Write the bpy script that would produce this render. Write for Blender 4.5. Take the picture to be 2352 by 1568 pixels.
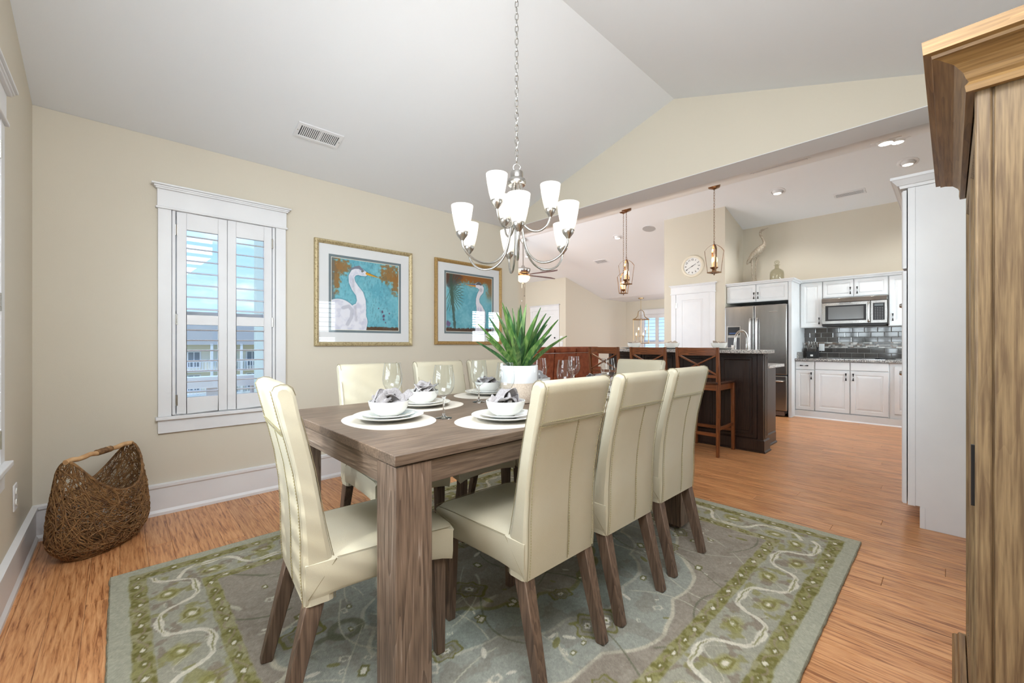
import bpy, bmesh, math, random
import numpy as np
from mathutils import Vector, Matrix
random.seed(7); rng = np.random.default_rng(11)
for o in list(bpy.data.objects): bpy.data.objects.remove(o)
S = bpy.context.scene; COL = S.collection; PI = math.pi; R = math.radians

# ------------------------------------------------------------------ camera, sky, light, exposure
cam = bpy.data.objects.new('camera', bpy.data.cameras.new('camera')); COL.objects.link(cam)
cam.location = (0, 0, 1.10); cam.rotation_euler = (R(90), 0, R(46.62 - 90))
cam.data.sensor_width = 36; cam.data.lens = 953.2 / 2352 * 36; cam.data.shift_y = 5.5 / 2352
cam.data.clip_start = 0.02; cam.data.clip_end = 400; S.camera = cam
S.view_settings.view_transform = 'Standard'; S.view_settings.look = 'None'
S.view_settings.gamma = 1; S.view_settings.use_curve_mapping = False; S.view_settings.exposure = 0.18
W = bpy.data.worlds.new('sky'); S.world = W; W.use_nodes = True
wn = W.node_tree.nodes; wl = W.node_tree.links; bg = wn['Background']
tc = wn.new('ShaderNodeTexCoord'); sep = wn.new('ShaderNodeSeparateXYZ'); wl.new(tc.outputs['Generated'], sep.inputs[0])
rp = wn.new('ShaderNodeValToRGB'); wl.new(sep.outputs[2], rp.inputs[0])
rp.color_ramp.elements[0].position = 0.0; rp.color_ramp.elements[0].color = (.50, .70, .95, 1)
rp.color_ramp.elements[1].position = .34; rp.color_ramp.elements[1].color = (.20, .44, .98, 1)
mp = wn.new('ShaderNodeMapping'); mp.inputs['Scale'].default_value = (3, 3, 9); wl.new(tc.outputs['Generated'], mp.inputs[0])
nz = wn.new('ShaderNodeTexNoise'); nz.inputs['Scale'].default_value = 2.2; nz.inputs['Detail'].default_value = 6; wl.new(mp.outputs[0], nz.inputs[0])
cr = wn.new('ShaderNodeValToRGB'); cr.color_ramp.elements[0].position = .52; cr.color_ramp.elements[1].position = .78; wl.new(nz.outputs[0], cr.inputs[0])
mx = wn.new('ShaderNodeMixRGB'); mx.inputs[2].default_value = (.93, .95, 1, 1); wl.new(cr.outputs[0], mx.inputs[0]); wl.new(rp.outputs[0], mx.inputs[1])
wl.new(mx.outputs[0], bg.inputs[0]); bg.inputs[1].default_value = 1.5

def area(name, loc, rot, sx, sy, power, color=(1, 1, 1)):
    l = bpy.data.lights.new(name, 'AREA'); l.shape = 'RECTANGLE'; l.size = sx; l.size_y = sy; l.energy = power; l.color = color
    o = bpy.data.objects.new(name, l); COL.objects.link(o); o.location = loc; o.rotation_euler = rot; return o
def sunlamp():
    l = bpy.data.lights.new('sun', 'SUN'); l.energy = 3.0; l.angle = R(2); l.color = (1, .96, .9)
    o = bpy.data.objects.new('sun', l); COL.objects.link(o); o.rotation_euler = (R(58), 0, R(-78)); return o
sunlamp()
WARM = (.91, .955, 1); DAY = (.90, .95, 1)
area('daylight_left_window', (-.62, 1.70, 1.35), (0, R(-90), 0), 1.35, 1.6, 82, DAY)
area('soft_fill_light', (.45, .40, 2.30), (R(32), 0, R(-43)), 1.3, .9, 41, WARM)
area('ceiling_bounce_light', (.12, .10, 1.75), (R(160), 0, R(-43)), .7, .7, 24, WARM)
area('living_fill_light', (3.75, 6.4, 1.5), (0, R(-90), 0), 2.2, 4.0, 165, (.84, .93, 1))  # fill lamp added out of view to brighten the living room
area('daylight_kitchen_window', (6.5, -.80, 1.5), (R(90), 0, 0), 1.7, 1.2, 210, (.85, .93, 1))
area('daylight_side_window', (2.58, -.80, 1.3), (R(90), 0, 0), .7, 1.4, 30, DAY)
area('daylight_nook_window', (10.6, 3.4, 1.6), (R(90), 0, 0), 2.0, 1.5, 45, DAY)

# ------------------------------------------------------------------ helpers
def lin(c):
    return tuple(((v / 255 / 12.92) if v / 255 <= .04045 else ((v / 255 + .055) / 1.055) ** 2.4) for v in c)
def C4(c): return (*lin(c), 1)
MATS = {}
def mat(name, rgb=(200, 200, 200), rough=.5, metal=0., spec=.5, bump=None, vary=None, emit=None, coat=0):
    """bump=(scale,strength[,stretch]); vary=(rgb2, scale[, stretch, lo, hi])"""
    if name in MATS: return MATS[name]
    m = bpy.data.materials.new(name); m.use_nodes = True; N = m.node_tree.nodes; L = m.node_tree.links; b = N['Principled BSDF']
    b.inputs['Base Color'].default_value = C4(rgb); b.inputs['Roughness'].default_value = rough; b.inputs['Metallic'].default_value = metal
    b.inputs['Specular IOR Level'].default_value = spec; b.inputs['Coat Weight'].default_value = coat
    if emit: b.inputs['Emission Color'].default_value = C4(emit[0]); b.inputs['Emission Strength'].default_value = emit[1]
    def tex(scale, stretch, det=4):
        t = N.new('ShaderNodeTexCoord'); p = N.new('ShaderNodeMapping'); p.inputs['Scale'].default_value = stretch
        L.new(t.outputs['Object'], p.inputs[0]); n = N.new('ShaderNodeTexNoise'); n.inputs['Scale'].default_value = scale; n.inputs['Detail'].default_value = det
        L.new(p.outputs[0], n.inputs[0]); return n
    if vary:
        n = tex(vary[1], vary[2] if len(vary) > 2 else (1, 1, 1), 5); r = N.new('ShaderNodeValToRGB')
        r.color_ramp.elements[0].color = C4(rgb); r.color_ramp.elements[1].color = C4(vary[0])
        r.color_ramp.elements[0].position = vary[3] if len(vary) > 3 else .35; r.color_ramp.elements[1].position = vary[4] if len(vary) > 4 else .65
        L.new(n.outputs[0], r.inputs[0]); L.new(r.outputs[0], b.inputs['Base Color'])
    if bump:
        n = tex(bump[0], bump[2] if len(bump) > 2 else (1, 1, 1)); u = N.new('ShaderNodeBump'); u.inputs['Strength'].default_value = bump[1]; u.inputs['Distance'].default_value = .002
        L.new(n.outputs[0], u.inputs['Height']); L.new(u.outputs[0], b.inputs['Normal'])
    MATS[name] = m; return m
def wood(name, light, dark, axis, rough=.45, scale=1., third=None, ring=.45):
    if name in MATS: return MATS[name]
    m = bpy.data.materials.new(name); m.use_nodes = True; N = m.node_tree.nodes; L = m.node_tree.links; b = N['Principled BSDF']
    t = N.new('ShaderNodeTexCoord')
    def ns(sc, st, det, dist=0):
        s = [sc, sc, sc]; s['XYZ'.index(axis)] = sc / st; p = N.new('ShaderNodeMapping'); p.inputs['Scale'].default_value = s
        L.new(t.outputs['Object'], p.inputs[0]); n = N.new('ShaderNodeTexNoise'); n.inputs['Scale'].default_value = 1; n.inputs['Detail'].default_value = det; n.inputs['Distortion'].default_value = dist
        L.new(p.outputs[0], n.inputs[0]); return n
    n1 = ns(15 * scale, 16, 2, .25); w = N.new('ShaderNodeMath'); w.operation = 'MULTIPLY'; w.inputs[1].default_value = 9; L.new(n1.outputs[0], w.inputs[0])
    fr = N.new('ShaderNodeMath'); fr.operation = 'FRACT'; L.new(w.outputs[0], fr.inputs[0])
    n2 = ns(160 * scale, 22, 4); a = N.new('ShaderNodeMath'); a.operation = 'MULTIPLY_ADD'; a.inputs[1].default_value = ring * .6; L.new(fr.outputs[0], a.inputs[0])
    L.new(n2.outputs[0], a.inputs[2]); r = N.new('ShaderNodeValToRGB'); L.new(a.outputs[0], r.inputs[0])
    e = r.color_ramp.elements; e[0].position = .38; e[0].color = C4(dark); e[1].position = .82; e[1].color = C4(light)
    if third: k = e.new(.95); k.color = C4(third)
    L.new(r.outputs[0], b.inputs['Base Color']); b.inputs['Roughness'].default_value = rough
    u = N.new('ShaderNodeBump'); u.inputs['Strength'].default_value = .25; u.inputs['Distance'].default_value = .001; L.new(n2.outputs[0], u.inputs['Height']); L.new(u.outputs[0], b.inputs['Normal'])
    MATS[name] = m; return m
def glassmat(name, tint=(255, 255, 255), ior=1.45, rough=0., boost=1.0):
    if name in MATS: return MATS[name]
    m = bpy.data.materials.new(name); m.use_nodes = True; N = m.node_tree.nodes; L = m.node_tree.links; N.remove(N['Principled BSDF'])
    tr = N.new('ShaderNodeBsdfTransparent'); tr.inputs[0].default_value = C4(tint); gl = N.new('ShaderNodeBsdfGlossy'); gl.inputs['Roughness'].default_value = rough
    f = N.new('ShaderNodeLayerWeight'); f.inputs[0].default_value = .5; pw = N.new('ShaderNodeMath'); pw.operation = 'POWER'; pw.inputs[1].default_value = 4.0; L.new(f.outputs['Facing'], pw.inputs[0])
    mu = N.new('ShaderNodeMath'); mu.operation = 'MULTIPLY_ADD'; mu.inputs[1].default_value = .62 * boost; mu.inputs[2].default_value = .045 * boost; mu.use_clamp = True
    L.new(pw.outputs[0], mu.inputs[0]); mix = N.new('ShaderNodeMixShader'); L.new(mu.outputs[0], mix.inputs[0]); L.new(tr.outputs[0], mix.inputs[1]); L.new(gl.outputs[0], mix.inputs[2])
    L.new(mix.outputs[0], N['Material Output'].inputs[0]); MATS[name] = m; return m
def vcolmat(name, rough=.9, bump=None, spec=.3):
    m = bpy.data.materials.new(name); m.use_nodes = True; N = m.node_tree.nodes; L = m.node_tree.links; b = N['Principled BSDF']
    a = N.new('ShaderNodeAttribute'); a.attribute_name = 'paint'; L.new(a.outputs['Color'], b.inputs['Base Color']); b.inputs['Roughness'].default_value = rough; b.inputs['Specular IOR Level'].default_value = spec
    if bump:
        t = N.new('ShaderNodeTexCoord'); n = N.new('ShaderNodeTexNoise'); n.inputs['Scale'].default_value = bump[0]; n.inputs['Detail'].default_value = 3; L.new(t.outputs['Object'], n.inputs[0])
        u = N.new('ShaderNodeBump'); u.inputs['Strength'].default_value = bump[1]; u.inputs['Distance'].default_value = .004; L.new(n.outputs[0], u.inputs['Height']); L.new(u.outputs[0], b.inputs['Normal'])
    return m

WL = {}
def thing(name, label, cat, loc=(0, 0, 0), group=None):
    o = bpy.data.objects.new(name, None); COL.objects.link(o); o.empty_display_size = .05; o.location = loc
    o['label'] = label; o['category'] = cat
    if group: o['group'] = group
    WL[o.name] = Vector(loc); return o
def struct_root(name, loc=(0, 0, 0)):
    o = bpy.data.objects.new(name, None); COL.objects.link(o); o.empty_display_size = .05; o.location = loc; o['kind'] = 'structure'; WL[o.name] = Vector(loc); return o
def tag(o, label=None, cat=None, group=None, kind=None):
    for k, v in (('label', label), ('category', cat), ('group', group), ('kind', kind)):
        if v: o[k] = v
    return o
class MB:
    def __init__(s): s.v = []; s.f = []; s.sm = []
    def add(s, vs, fs, smooth=False):
        n = len(s.v); s.v += [tuple(p) for p in vs]; s.f += [tuple(i + n for i in f) for f in fs]; s.sm += [smooth] * len(fs); return s
    def box(s, x0, x1, y0, y1, z0, z1):
        x0, x1 = sorted((x0, x1)); y0, y1 = sorted((y0, y1)); z0, z1 = sorted((z0, z1))
        v = [(x0, y0, z0), (x1, y0, z0), (x1, y1, z0), (x0, y1, z0), (x0, y0, z1), (x1, y0, z1), (x1, y1, z1), (x0, y1, z1)]
        return s.add(v, [(3, 2, 1, 0), (4, 5, 6, 7), (0, 1, 5, 4), (1, 2, 6, 5), (2, 3, 7, 6), (3, 0, 4, 7)])
    def cbox(s, c, d, h): return s.box(c[0] - d[0] / 2, c[0] + d[0] / 2, c[1] - d[1] / 2, c[1] + d[1] / 2, h[0], h[1])
    def beam(s, a, b, wa, wb=None, up=(0, 0, 1), ta=None, tb=None):
        """square bar from a to b; width wa->wb, thickness ta->tb"""
        a = Vector(a); b = Vector(b); wb = wa if wb is None else wb; ta = wa if ta is None else ta; tb = (wb if ta == wa else ta) if tb is None else tb
        d = (b - a).normalized(); u = Vector(up)
        if abs(d.dot(u)) > .99: u = Vector((0, 1, 0))
        x = d.cross(u).normalized(); y = x.cross(d).normalized(); v = []
        for p, w, t in ((a, wa, ta), (b, wb, tb)):
            for sx, sy in ((-1, -1), (1, -1), (1, 1), (-1, 1)): v.append(p + x * sx * w / 2 + y * sy * t / 2)
        return s.add(v, [(0, 1, 2, 3), (7, 6, 5, 4), (0, 4, 5, 1), (1, 5, 6, 2), (2, 6, 7, 3), (3, 7, 4, 0)])
    def tube(s, pts, rad, n=8, closed=False, caps=True):
        P = [Vector(p) for p in pts]; m = len(P); rr = rad if hasattr(rad, '__len__') else [rad] * m
        d0 = (P[1] - P[0]).normalized(); ref = Vector((0, 0, 1)) if abs(d0.z) < .9 else Vector((1, 0, 0)); x = d0.cross(ref).normalized(); v = []
        for i in range(m):
            if closed: d = (P[(i + 1) % m] - P[i - 1]).normalized()
            else: d = (P[min(i + 1, m - 1)] - P[max(i - 1, 0)]).normalized()
            x = (x - d * x.dot(d)).normalized(); y = d.cross(x)
            for k in range(n):
                a = 2 * PI * k / n; v.append(P[i] + (x * math.cos(a) + y * math.sin(a)) * rr[i])
        f = []
        for i in range(m if closed else m - 1):
            for k in range(n):
                j = (i + 1) % m; f.append((i * n + k, i * n + (k + 1) % n, j * n + (k + 1) % n, j * n + k))
        s.add(v, f, True)
        if caps and not closed: s.add(v[:n], [tuple(range(n - 1, -1, -1))]); s.add(v[-n:], [tuple(range(n))])
        return s
    def lathe(s, prof, c=(0, 0, 0), n=32, ax='Z', flute=None):
        v = []; m = len(prof)
        for i, (r, z) in enumerate(prof):
            for k in range(n):
                a = 2 * PI * k / n; q = r * (1 + (flute[1] * math.cos(flute[0] * a) if flute else 0))
                p = (q * math.cos(a), q * math.sin(a), z)
                if ax == 'X': p = (z, p[0], p[1])
                if ax == 'Y': p = (p[0], z, p[1])
                v.append((p[0] + c[0], p[1] + c[1], p[2] + c[2]))
        f = [(i * n + k, i * n + (k + 1) % n, (i + 1) * n + (k + 1) % n, (i + 1) * n + k) for i in range(m - 1) for k in range(n)]
        return s.add(v, f, True)
    def prism(s, poly, h0, h1, ax='Z'):
        """poly in the two remaining axes (X: (y,z); Y: (x,z); Z: (x,y)), extruded h0..h1"""
        def P(p, h): return {'X': (h, p[0], p[1]), 'Y': (p[0], h, p[1]), 'Z': (p[0], p[1], h)}[ax]
        n = len(poly); v = [P(p, h0) for p in poly] + [P(p, h1) for p in poly]
        return s.add(v, [tuple(range(n - 1, -1, -1)), tuple(range(n, 2 * n))] + [(i, (i + 1) % n, n + (i + 1) % n, n + i) for i in range(n)])
    def nested(s, o, u, v, n, w, h, lv, cap=True):
        """rings of rectangles; lv = [(inset, depth along n)], o lower corner"""
        o, u, v, n = map(Vector, (o, u, v, n)); V = []
        for i, d in lv:
            for a, b in ((i, i), (w - i, i), (w - i, h - i), (i, h - i)): V.append(o + u * a + v * b + n * d)
        F = [(4 * i + k, 4 * i + (k + 1) % 4, 4 * i + 4 + (k + 1) % 4, 4 * i + 4 + k) for i in range(len(lv) - 1) for k in range(4)]
        if cap: F.append(tuple(range(4 * len(lv) - 4, 4 * len(lv))))
        return s.add(V, F)
    def torus(s, c, ax_u, ax_v, ru, rv, r, n=14, m=6):
        c = Vector(c); U = Vector(ax_u); V = Vector(ax_v)
        return s.tube([c + U * ru * math.cos(2 * PI * i / n) + V * rv * math.sin(2 * PI * i / n) for i in range(n)], r, m, closed=True)
    def build(s, name, m, parent=None, bevel=0, seg=2, world=True, subsurf=0, sharp=40):
        off = WL.get(parent.name, Vector((0, 0, 0))) if (parent and world) else Vector((0, 0, 0))
        me = bpy.data.meshes.new(name); me.from_pydata([(a - off.x, b - off.y, c - off.z) for a, b, c in s.v], [], s.f); me.materials.append(m)
        bm = bmesh.new(); bm.from_mesh(me)
        for f_, q_ in zip(bm.faces, s.sm): f_.smooth = q_
        if len(bm.faces) < 60000: bmesh.ops.recalc_face_normals(bm, faces=bm.faces)
        if bevel:
            bmesh.ops.remove_doubles(bm, verts=bm.verts, dist=1e-6)
            ed = [e for e in bm.edges if len(e.link_faces) == 2 and e.calc_face_angle(0) > R(30)]
            br = bmesh.ops.bevel(bm, geom=ed, offset=bevel, segments=seg, affect='EDGES', profile=.6, clamp_overlap=True)
            for f_ in br['faces']: f_.smooth = True
        bm.to_mesh(me); bm.free()
        if any(s.sm):
            me.set_sharp_from_angle(angle=R(sharp))
        o = bpy.data.objects.new(name, me); COL.objects.link(o)
        if parent: o.parent = parent; WL[o.name] = WL.get(parent.name, Vector((0, 0, 0)))
        if subsurf: q = o.modifiers.new('s', 'SUBSURF'); q.levels = q.render_levels = subsurf
        return o
def copy_tree(o, parent=None):
    c = o.copy(); COL.objects.link(c); c.parent = parent
    for ch in list(o.children): copy_tree(ch, c)
    return c
def put(proto, loc, rz, label, group=None, first=[None]):
    if proto.get('_used'): o = copy_tree(proto)
    else: o = proto; proto['_used'] = 1
    o.location = loc; o.rotation_euler = (0, 0, rz); o['label'] = label
    if group: o['group'] = group
    return o

# ------------------------------------------------------------------ materials
mWall = mat('wall_beige_paint', (211, 203, 187), .85, bump=(180, .12), spec=.2)
mCeil = mat('ceiling_white_paint', (229, 231, 233), .9, bump=(200, .1), spec=.2)
mWhite = mat('white_trim_paint', (228, 228, 229), .4, vary=((222, 222, 224), 3))
mCab = mat('white_cabinet_lacquer', (226, 228, 229), .35, vary=((220, 222, 223), 4))
mBlind = mat('shutter_white', (226, 226, 228), .4, vary=((220, 220, 222), 5))
mSteel = mat('stainless_steel', (170, 168, 166), .24, 1., bump=(60, .08, (.3, .3, 12)), vary=((150, 148, 146), 6, (1, 1, .1)))
mNickel = mat('brushed_nickel', (190, 188, 184), .25, 1., bump=(300, .05))
mBronze = mat('aged_bronze', (120, 95, 72), .35, 1., vary=((160, 125, 95), 30))
mDark = mat('black_plastic', (22, 22, 24), .35, bump=(100, .02))
mGrey = mat('grey_plastic', (120, 120, 122), .5, bump=(100, .02))
mChrome = mat('chrome', (215, 215, 218), .08, 1., bump=(10, .01))
mDuctShade = mat('vent_shadow', (60, 60, 60), .9, bump=(40, .02))
mPull = mat('gunmetal', (48, 46, 48), .25, .8, bump=(90, .03))
mPorc = mat('porcelain_white', (232, 232, 228), .15, bump=(8, .01), coat=.3)
mMat = mat('cream_placemat', (212, 205, 194), .8, bump=(400, .2))
mLinen = mat('grey_linen', (176, 172, 172), .95, bump=(600, .35), vary=((150, 146, 148), 220), spec=.1)
mCreamLinen = mat('cream_linen', (222, 208, 194), .95, bump=(400, .3), vary=((205, 190, 176), 60), spec=.1)
mGlass = glassmat('clear_glass', (253, 254, 254), 1.5, 0, 1.0)
mPane = glassmat('window_glass', (250, 253, 252), 1.45, 0, 1.0)
mLeather = mat('cream_leather', (198, 191, 170), .42, bump=(420, .3), vary=((194, 185, 161), 5), spec=.45)
mSeam = mat('leather_seam', (140, 129, 102), .7, bump=(100, .1))
mStitch = mat('stitch_thread', (176, 166, 128), .8, bump=(100, .1))
mTabX = wood('weathered_oak_lengthwise', (128, 109, 93), (90, 74, 62), 'X', .45, third=(150, 135, 121), ring=.3)
mTabY = wood('weathered_oak_crosswise', (146, 126, 110), (93, 78, 67), 'Y', .45, third=(170, 155, 141))
mTabZ = wood('weathered_oak_upright', (140, 118, 101), (86, 70, 59), 'Z', .5, third=(168, 152, 140))
mLeg = wood('chair_leg_oak', (118, 96, 80), (74, 58, 48), 'Z', .5)
mStoolZ = wood('cherry_upright', (134, 78, 40), (88, 46, 22), 'Z', .3)
mStoolY = wood('cherry_rail', (138, 80, 42), (90, 48, 24), 'Y', .3)
mEspX = wood('espresso_panel', (62, 44, 36), (38, 26, 21), 'Z', .3, ring=.2)
mArm = wood('armoire_oak_upright', (150, 126, 92), (98, 77, 54), 'Z', .5, scale=1.3, ring=.12)
mArmX = wood('armoire_oak_across', (150, 118, 80), (104, 76, 50), 'X', .45, scale=1.1, ring=.3)
mArmY = wood('armoire_oak_crown', (158, 124, 78), (116, 86, 50), 'Y', .45, scale=1.1, ring=.3)
mShade = None

# ------------------------------------------------------------------ structure
YB = 3.51; XL = -.354; XG0, XG1 = 3.176, 3.42; YR = -.51; RY, RZ = 1.5, 3.03; ZB = 2.43; HB = 2.39
PX, PZ, FX, FZ = 6.70, 3.51, 10.66, 2.461
def zn(x): return HB + (x - XG1) * (PZ - HB) / (PX - XG1)
def zf(x): return PZ - (x - PX) * (PZ - FZ) / (FX - PX)
m = MB().box(-.6, 12.2, -.8, 9.0, -.14, -.012); tag(m.build('floor', mat('floor_underlay', (96, 62, 36), .9, bump=(50, .1))), kind='structure'); FLOOR = bpy.data.objects['floor']; WL['floor'] = Vector((0, 0, 0))
# bamboo boards
def plank_mat():
    m = bpy.data.materials.new('bamboo_boards'); m.use_nodes = True; N = m.node_tree.nodes; L = m.node_tree.links; b = N['Principled BSDF']
    g = N.new('ShaderNodeNewGeometry'); sp = N.new('ShaderNodeSeparateXYZ'); L.new(g.outputs['Position'], sp.inputs[0])
    def M(op, a, b_=None, c=None):
        n = N.new('ShaderNodeMath'); n.operation = op
        for i, q in enumerate((a, b_, c)):
            if q is None: continue
            if isinstance(q, (int, float)): n.inputs[i].default_value = q
            else: L.new(q, n.inputs[i])
        return n.outputs[0]
    row = M('FLOOR', M('DIVIDE', sp.outputs[0], PW)); off = M('MULTIPLY', M('FRACT', M('MULTIPLY', row, .37)), PL)
    seg = M('FLOOR', M('DIVIDE', M('ADD', sp.outputs[1], off), PL)); cb = N.new('ShaderNodeCombineXYZ'); L.new(row, cb.inputs[0]); L.new(seg, cb.inputs[1])
    wn_ = N.new('ShaderNodeTexWhiteNoise'); wn_.noise_dimensions = '3D'; L.new(cb.outputs[0], wn_.inputs[0])
    cv = N.new('ShaderNodeCombineXYZ'); L.new(M('MULTIPLY', sp.outputs[0], 95), cv.inputs[0]); L.new(M('MULTIPLY', sp.outputs[1], 5.5), cv.inputs[1]); L.new(M('MULTIPLY', wn_.outputs[0], 40), cv.inputs[2])
    n = N.new('ShaderNodeTexNoise'); n.inputs['Scale'].default_value = 1; n.inputs['Detail'].default_value = 5; n.inputs['Roughness'].default_value = .65; n.inputs['Distortion'].default_value = .5; L.new(cv.outputs[0], n.inputs[0])
    r = N.new('ShaderNodeValToRGB'); L.new(n.outputs[0], r.inputs[0]); e = r.color_ramp.elements
    e[0].position = .34; e[0].color = C4((134, 80, 46)); e[1].position = .66; e[1].color = C4((220, 166, 116)); k = e.new(.47); k.color = C4((196, 136, 88))
    hs = N.new('ShaderNodeHueSaturation'); L.new(r.outputs[0], hs.inputs['Color']); L.new(M('MULTIPLY_ADD', wn_.outputs[0], .22, .89), hs.inputs['Value']); L.new(hs.outputs[0], b.inputs['Base Color'])
    b.inputs['Roughness'].default_value = .3; b.inputs['Specular IOR Level'].default_value = .45
    u = N.new('ShaderNodeBump'); u.inputs['Strength'].default_value = .12; u.inputs['Distance'].default_value = .001; L.new(n.outputs[0], u.inputs['Height']); L.new(u.outputs[0], b.inputs['Normal'])
    return m
PW, PL = .105, 1.83
mPlank = plank_mat(); th = R(46.62); Fv = (math.cos(th), math.sin(th)); Rv = (math.sin(th), -math.cos(th))
boards = []
for r_ in range(math.floor(-.5 / PW), math.ceil(12 / PW)):
    off = ((r_ * .37) % 1) * PL
    for s_ in range(-1, 7):
        y0, y1 = s_ * PL - off, (s_ + 1) * PL - off; y0, y1 = max(y0, -.75), min(y1, 8.95)
        if y1 - y0 < .03: continue
        x0 = r_ * PW; best = 1e9; vis = False
        for q in range(9):
            yy = y0 + (y1 - y0) * q / 8; d = x0 * Fv[0] + yy * Fv[1]; rr = x0 * Rv[0] + yy * Rv[1]
            if d > .3 and abs(rr / d) < 1.28 and 1.1 / d < .84: vis = True; best = min(best, d)
        if x0 < XL - .1 : vis = False
        hid = .2 < x0 < 2.7 and .6 < (y0 + y1) / 2 < 2.4
        boards.append((best if vis and not hid else 1e9, x0, y0, y1))
boards.sort(); st = MB()
for i, (d, x0, y0, y1) in enumerate(boards):
    b = MB() if i < 290 and d < 1e8 else st
    c = .0022; xa, xb, ya, yb = x0 + .0004, x0 + PW - .0004, y0 + .0006, y1 - .0006
    V = [(xa, ya, -.012), (xb, ya, -.012), (xb, yb, -.012), (xa, yb, -.012), (xa, ya, -c / 2), (xb, ya, -c / 2), (xb, yb, -c / 2), (xa, yb, -c / 2), (xa + c, ya + c, 0), (xb - c, ya + c, 0), (xb - c, yb - c, 0), (xa + c, yb - c, 0)]
    b.add(V, [(0, 1, 5, 4), (1, 2, 6, 5), (2, 3, 7, 6), (3, 0, 4, 7), (4, 5, 9, 8), (5, 6, 10, 9), (6, 7, 11, 10), (7, 4, 8, 11), (8, 9, 10, 11)])
    if b is not st: b.build('floor_board', mPlank, FLOOR)
tag(st.build('floor_board', mPlank, FLOOR), kind='stuff')

def rect_wall_holes(mb, axis, t0, t1, a0, a1, z0, z1, holes):
    """wall slab; axis 'X' = plane of constant X spanning y; holes (a0,a1,z0,z1)"""
    cuts = sorted({a0, a1, *[h[0] for h in holes], *[h[1] for h in holes]})
    for p, q in zip(cuts, cuts[1:]):
        zs = [(z0, z1)]
        for h in holes:
            if h[0] <= p + 1e-6 and h[1] >= q - 1e-6: zs = [(z0, h[2]), (h[3], z1)]
        for lo, hi in zs:
            if axis == 'X': mb.box(t0, t1, p, q, lo, hi)
            else: mb.box(p, q, t0, t1, lo, hi)
    return mb
W1 = (.245, .854, .63, 1.978); W4 = (2.30, 2.86, .63, 1.96); W5 = (5.75, 7.25, .95, 1.97); W2 = (.9, 2.53, .63, 1.978)
m = rect_wall_holes(MB(), 'Y', YB, YB + .14, XL - .14, XG1, 0, ZB, [W1]); tag(m.build('wall_back', mWall), kind='structure')
m = rect_wall_holes(MB(), 'X', XL - .14, XL, YR - .1, YB, 0, ZB, [W2]); m.prism([(YR - .1, ZB), (YB, ZB), (RY, RZ + .02)], XL - .14, XL, 'X'); tag(m.build('wall_left', mWall), kind='structure')
m = rect_wall_holes(MB(), 'Y', YR - .12, YR, XL - .14, 3.5, 0, ZB + .05, [W4]); m.box(3.5, 3.6, YR - .12, YR, 0, 3.0); rect_wall_holes(m, 'Y', YR - .12, YR, 3.6, 8.2, 0, 3.6, [W5]); tag(m.build('wall_right', mWall), kind='structure')
g = MB().prism([(-.3, HB), (YB + .14, HB), (YB + .14, ZB + .02), (RY, RZ + .03), (-.3, 2.47)], XG0, XG1, 'X')
g.box(XG0, XG1, YR, -.12, 0, HB); tag(g.build('wall_gable', mWall), kind='structure')
m = MB().prism([(YB + .14, ZB - .04), (RY, RZ), (YR - .12, 2.323), (YR - .12, ZB + .1), (RY, RZ + .14), (YB + .14, ZB + .1)], XL - .14, XG0 + .02, 'X')
tag(m.build('ceiling', mCeil), kind='structure')
m = MB().prism([(XG1, HB), (PX, PZ), (FX, FZ), (12.1, FZ), (12.1, FZ + .15), (FX, FZ + .15), (PX, PZ + .15), (XG1, HB + .15)], YR - .12, 9.0, 'Y')
tag(m.build('ceiling', mCeil), kind='structure')
m = MB(); m.prism([(YR, 3.6), (2.6, 3.6), (2.6, 0), (YR, 0)], 8.10, 8.2, 'X'); tag(m.build('wall_stove', mWall), kind='structure')
m = MB().prism([(7.25, 0), (8.6, 0), (8.6, zf(8.6) + .05), (7.25, zf(7.25) + .05)], 2.559, 3.61, 'Y'); tag(m.build('wall_pantry', mWall), kind='structure')
m = MB().prism([(7.27, 0), (12.1, 0), (12.1, FZ + .05), (FX, FZ + .05), (8.9, zf(8.9) + .05), (7.27, zf(7.27) + .05)][1:5] + [(8.9, 0)], 7.27, 7.39, 'Y'); tag(m.build('wall_nook_side', mWall), kind='structure')
m = MB().box(8.9, 9.0, 7.389, 9.0, 0, 3.05); tag(m.build('wall_hall', mWall), kind='structure')
m = MB().prism([(3.3, 0), (8.95, 0), (8.95, zf(8.95) + .05), (PX, PZ + .05), (3.3, zn(3.3) + .05)], 8.83, 8.95, 'Y'); tag(m.build('wall_living', mWall), kind='structure')
m = rect_wall_holes(MB(), 'X', XG1 - .1, XG1, YB + .14, 8.9, 0, HB + .05, [(4.4, 8.2, .02, 2.15)]); tag(m.build('wall_living_near', mWall), kind='structure')  # unseen wall; wide opening added to let light into the living room
m = rect_wall_holes(MB(), 'X', 11.98, 12.1, 2.6, 7.35, 0, FZ + .05, [(5.2, 6.70, .35, 2.02)]); tag(m.build('wall_nook_end', mWall), kind='structure')
m = MB(); rect_wall_holes(m, 'Y', 3.1, 3.2, 8.6, 12.1, 0, 3.1, [(9.7, 11.5, .8, 2.1)]); tag(m.build('wall_nook_window', mWall), kind='structure')

tag(MB().box(XG0 + .001, XG1, -.119, YB + .14, HB - .004, HB).build('trim_1', mCeil), kind='structure')
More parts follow.
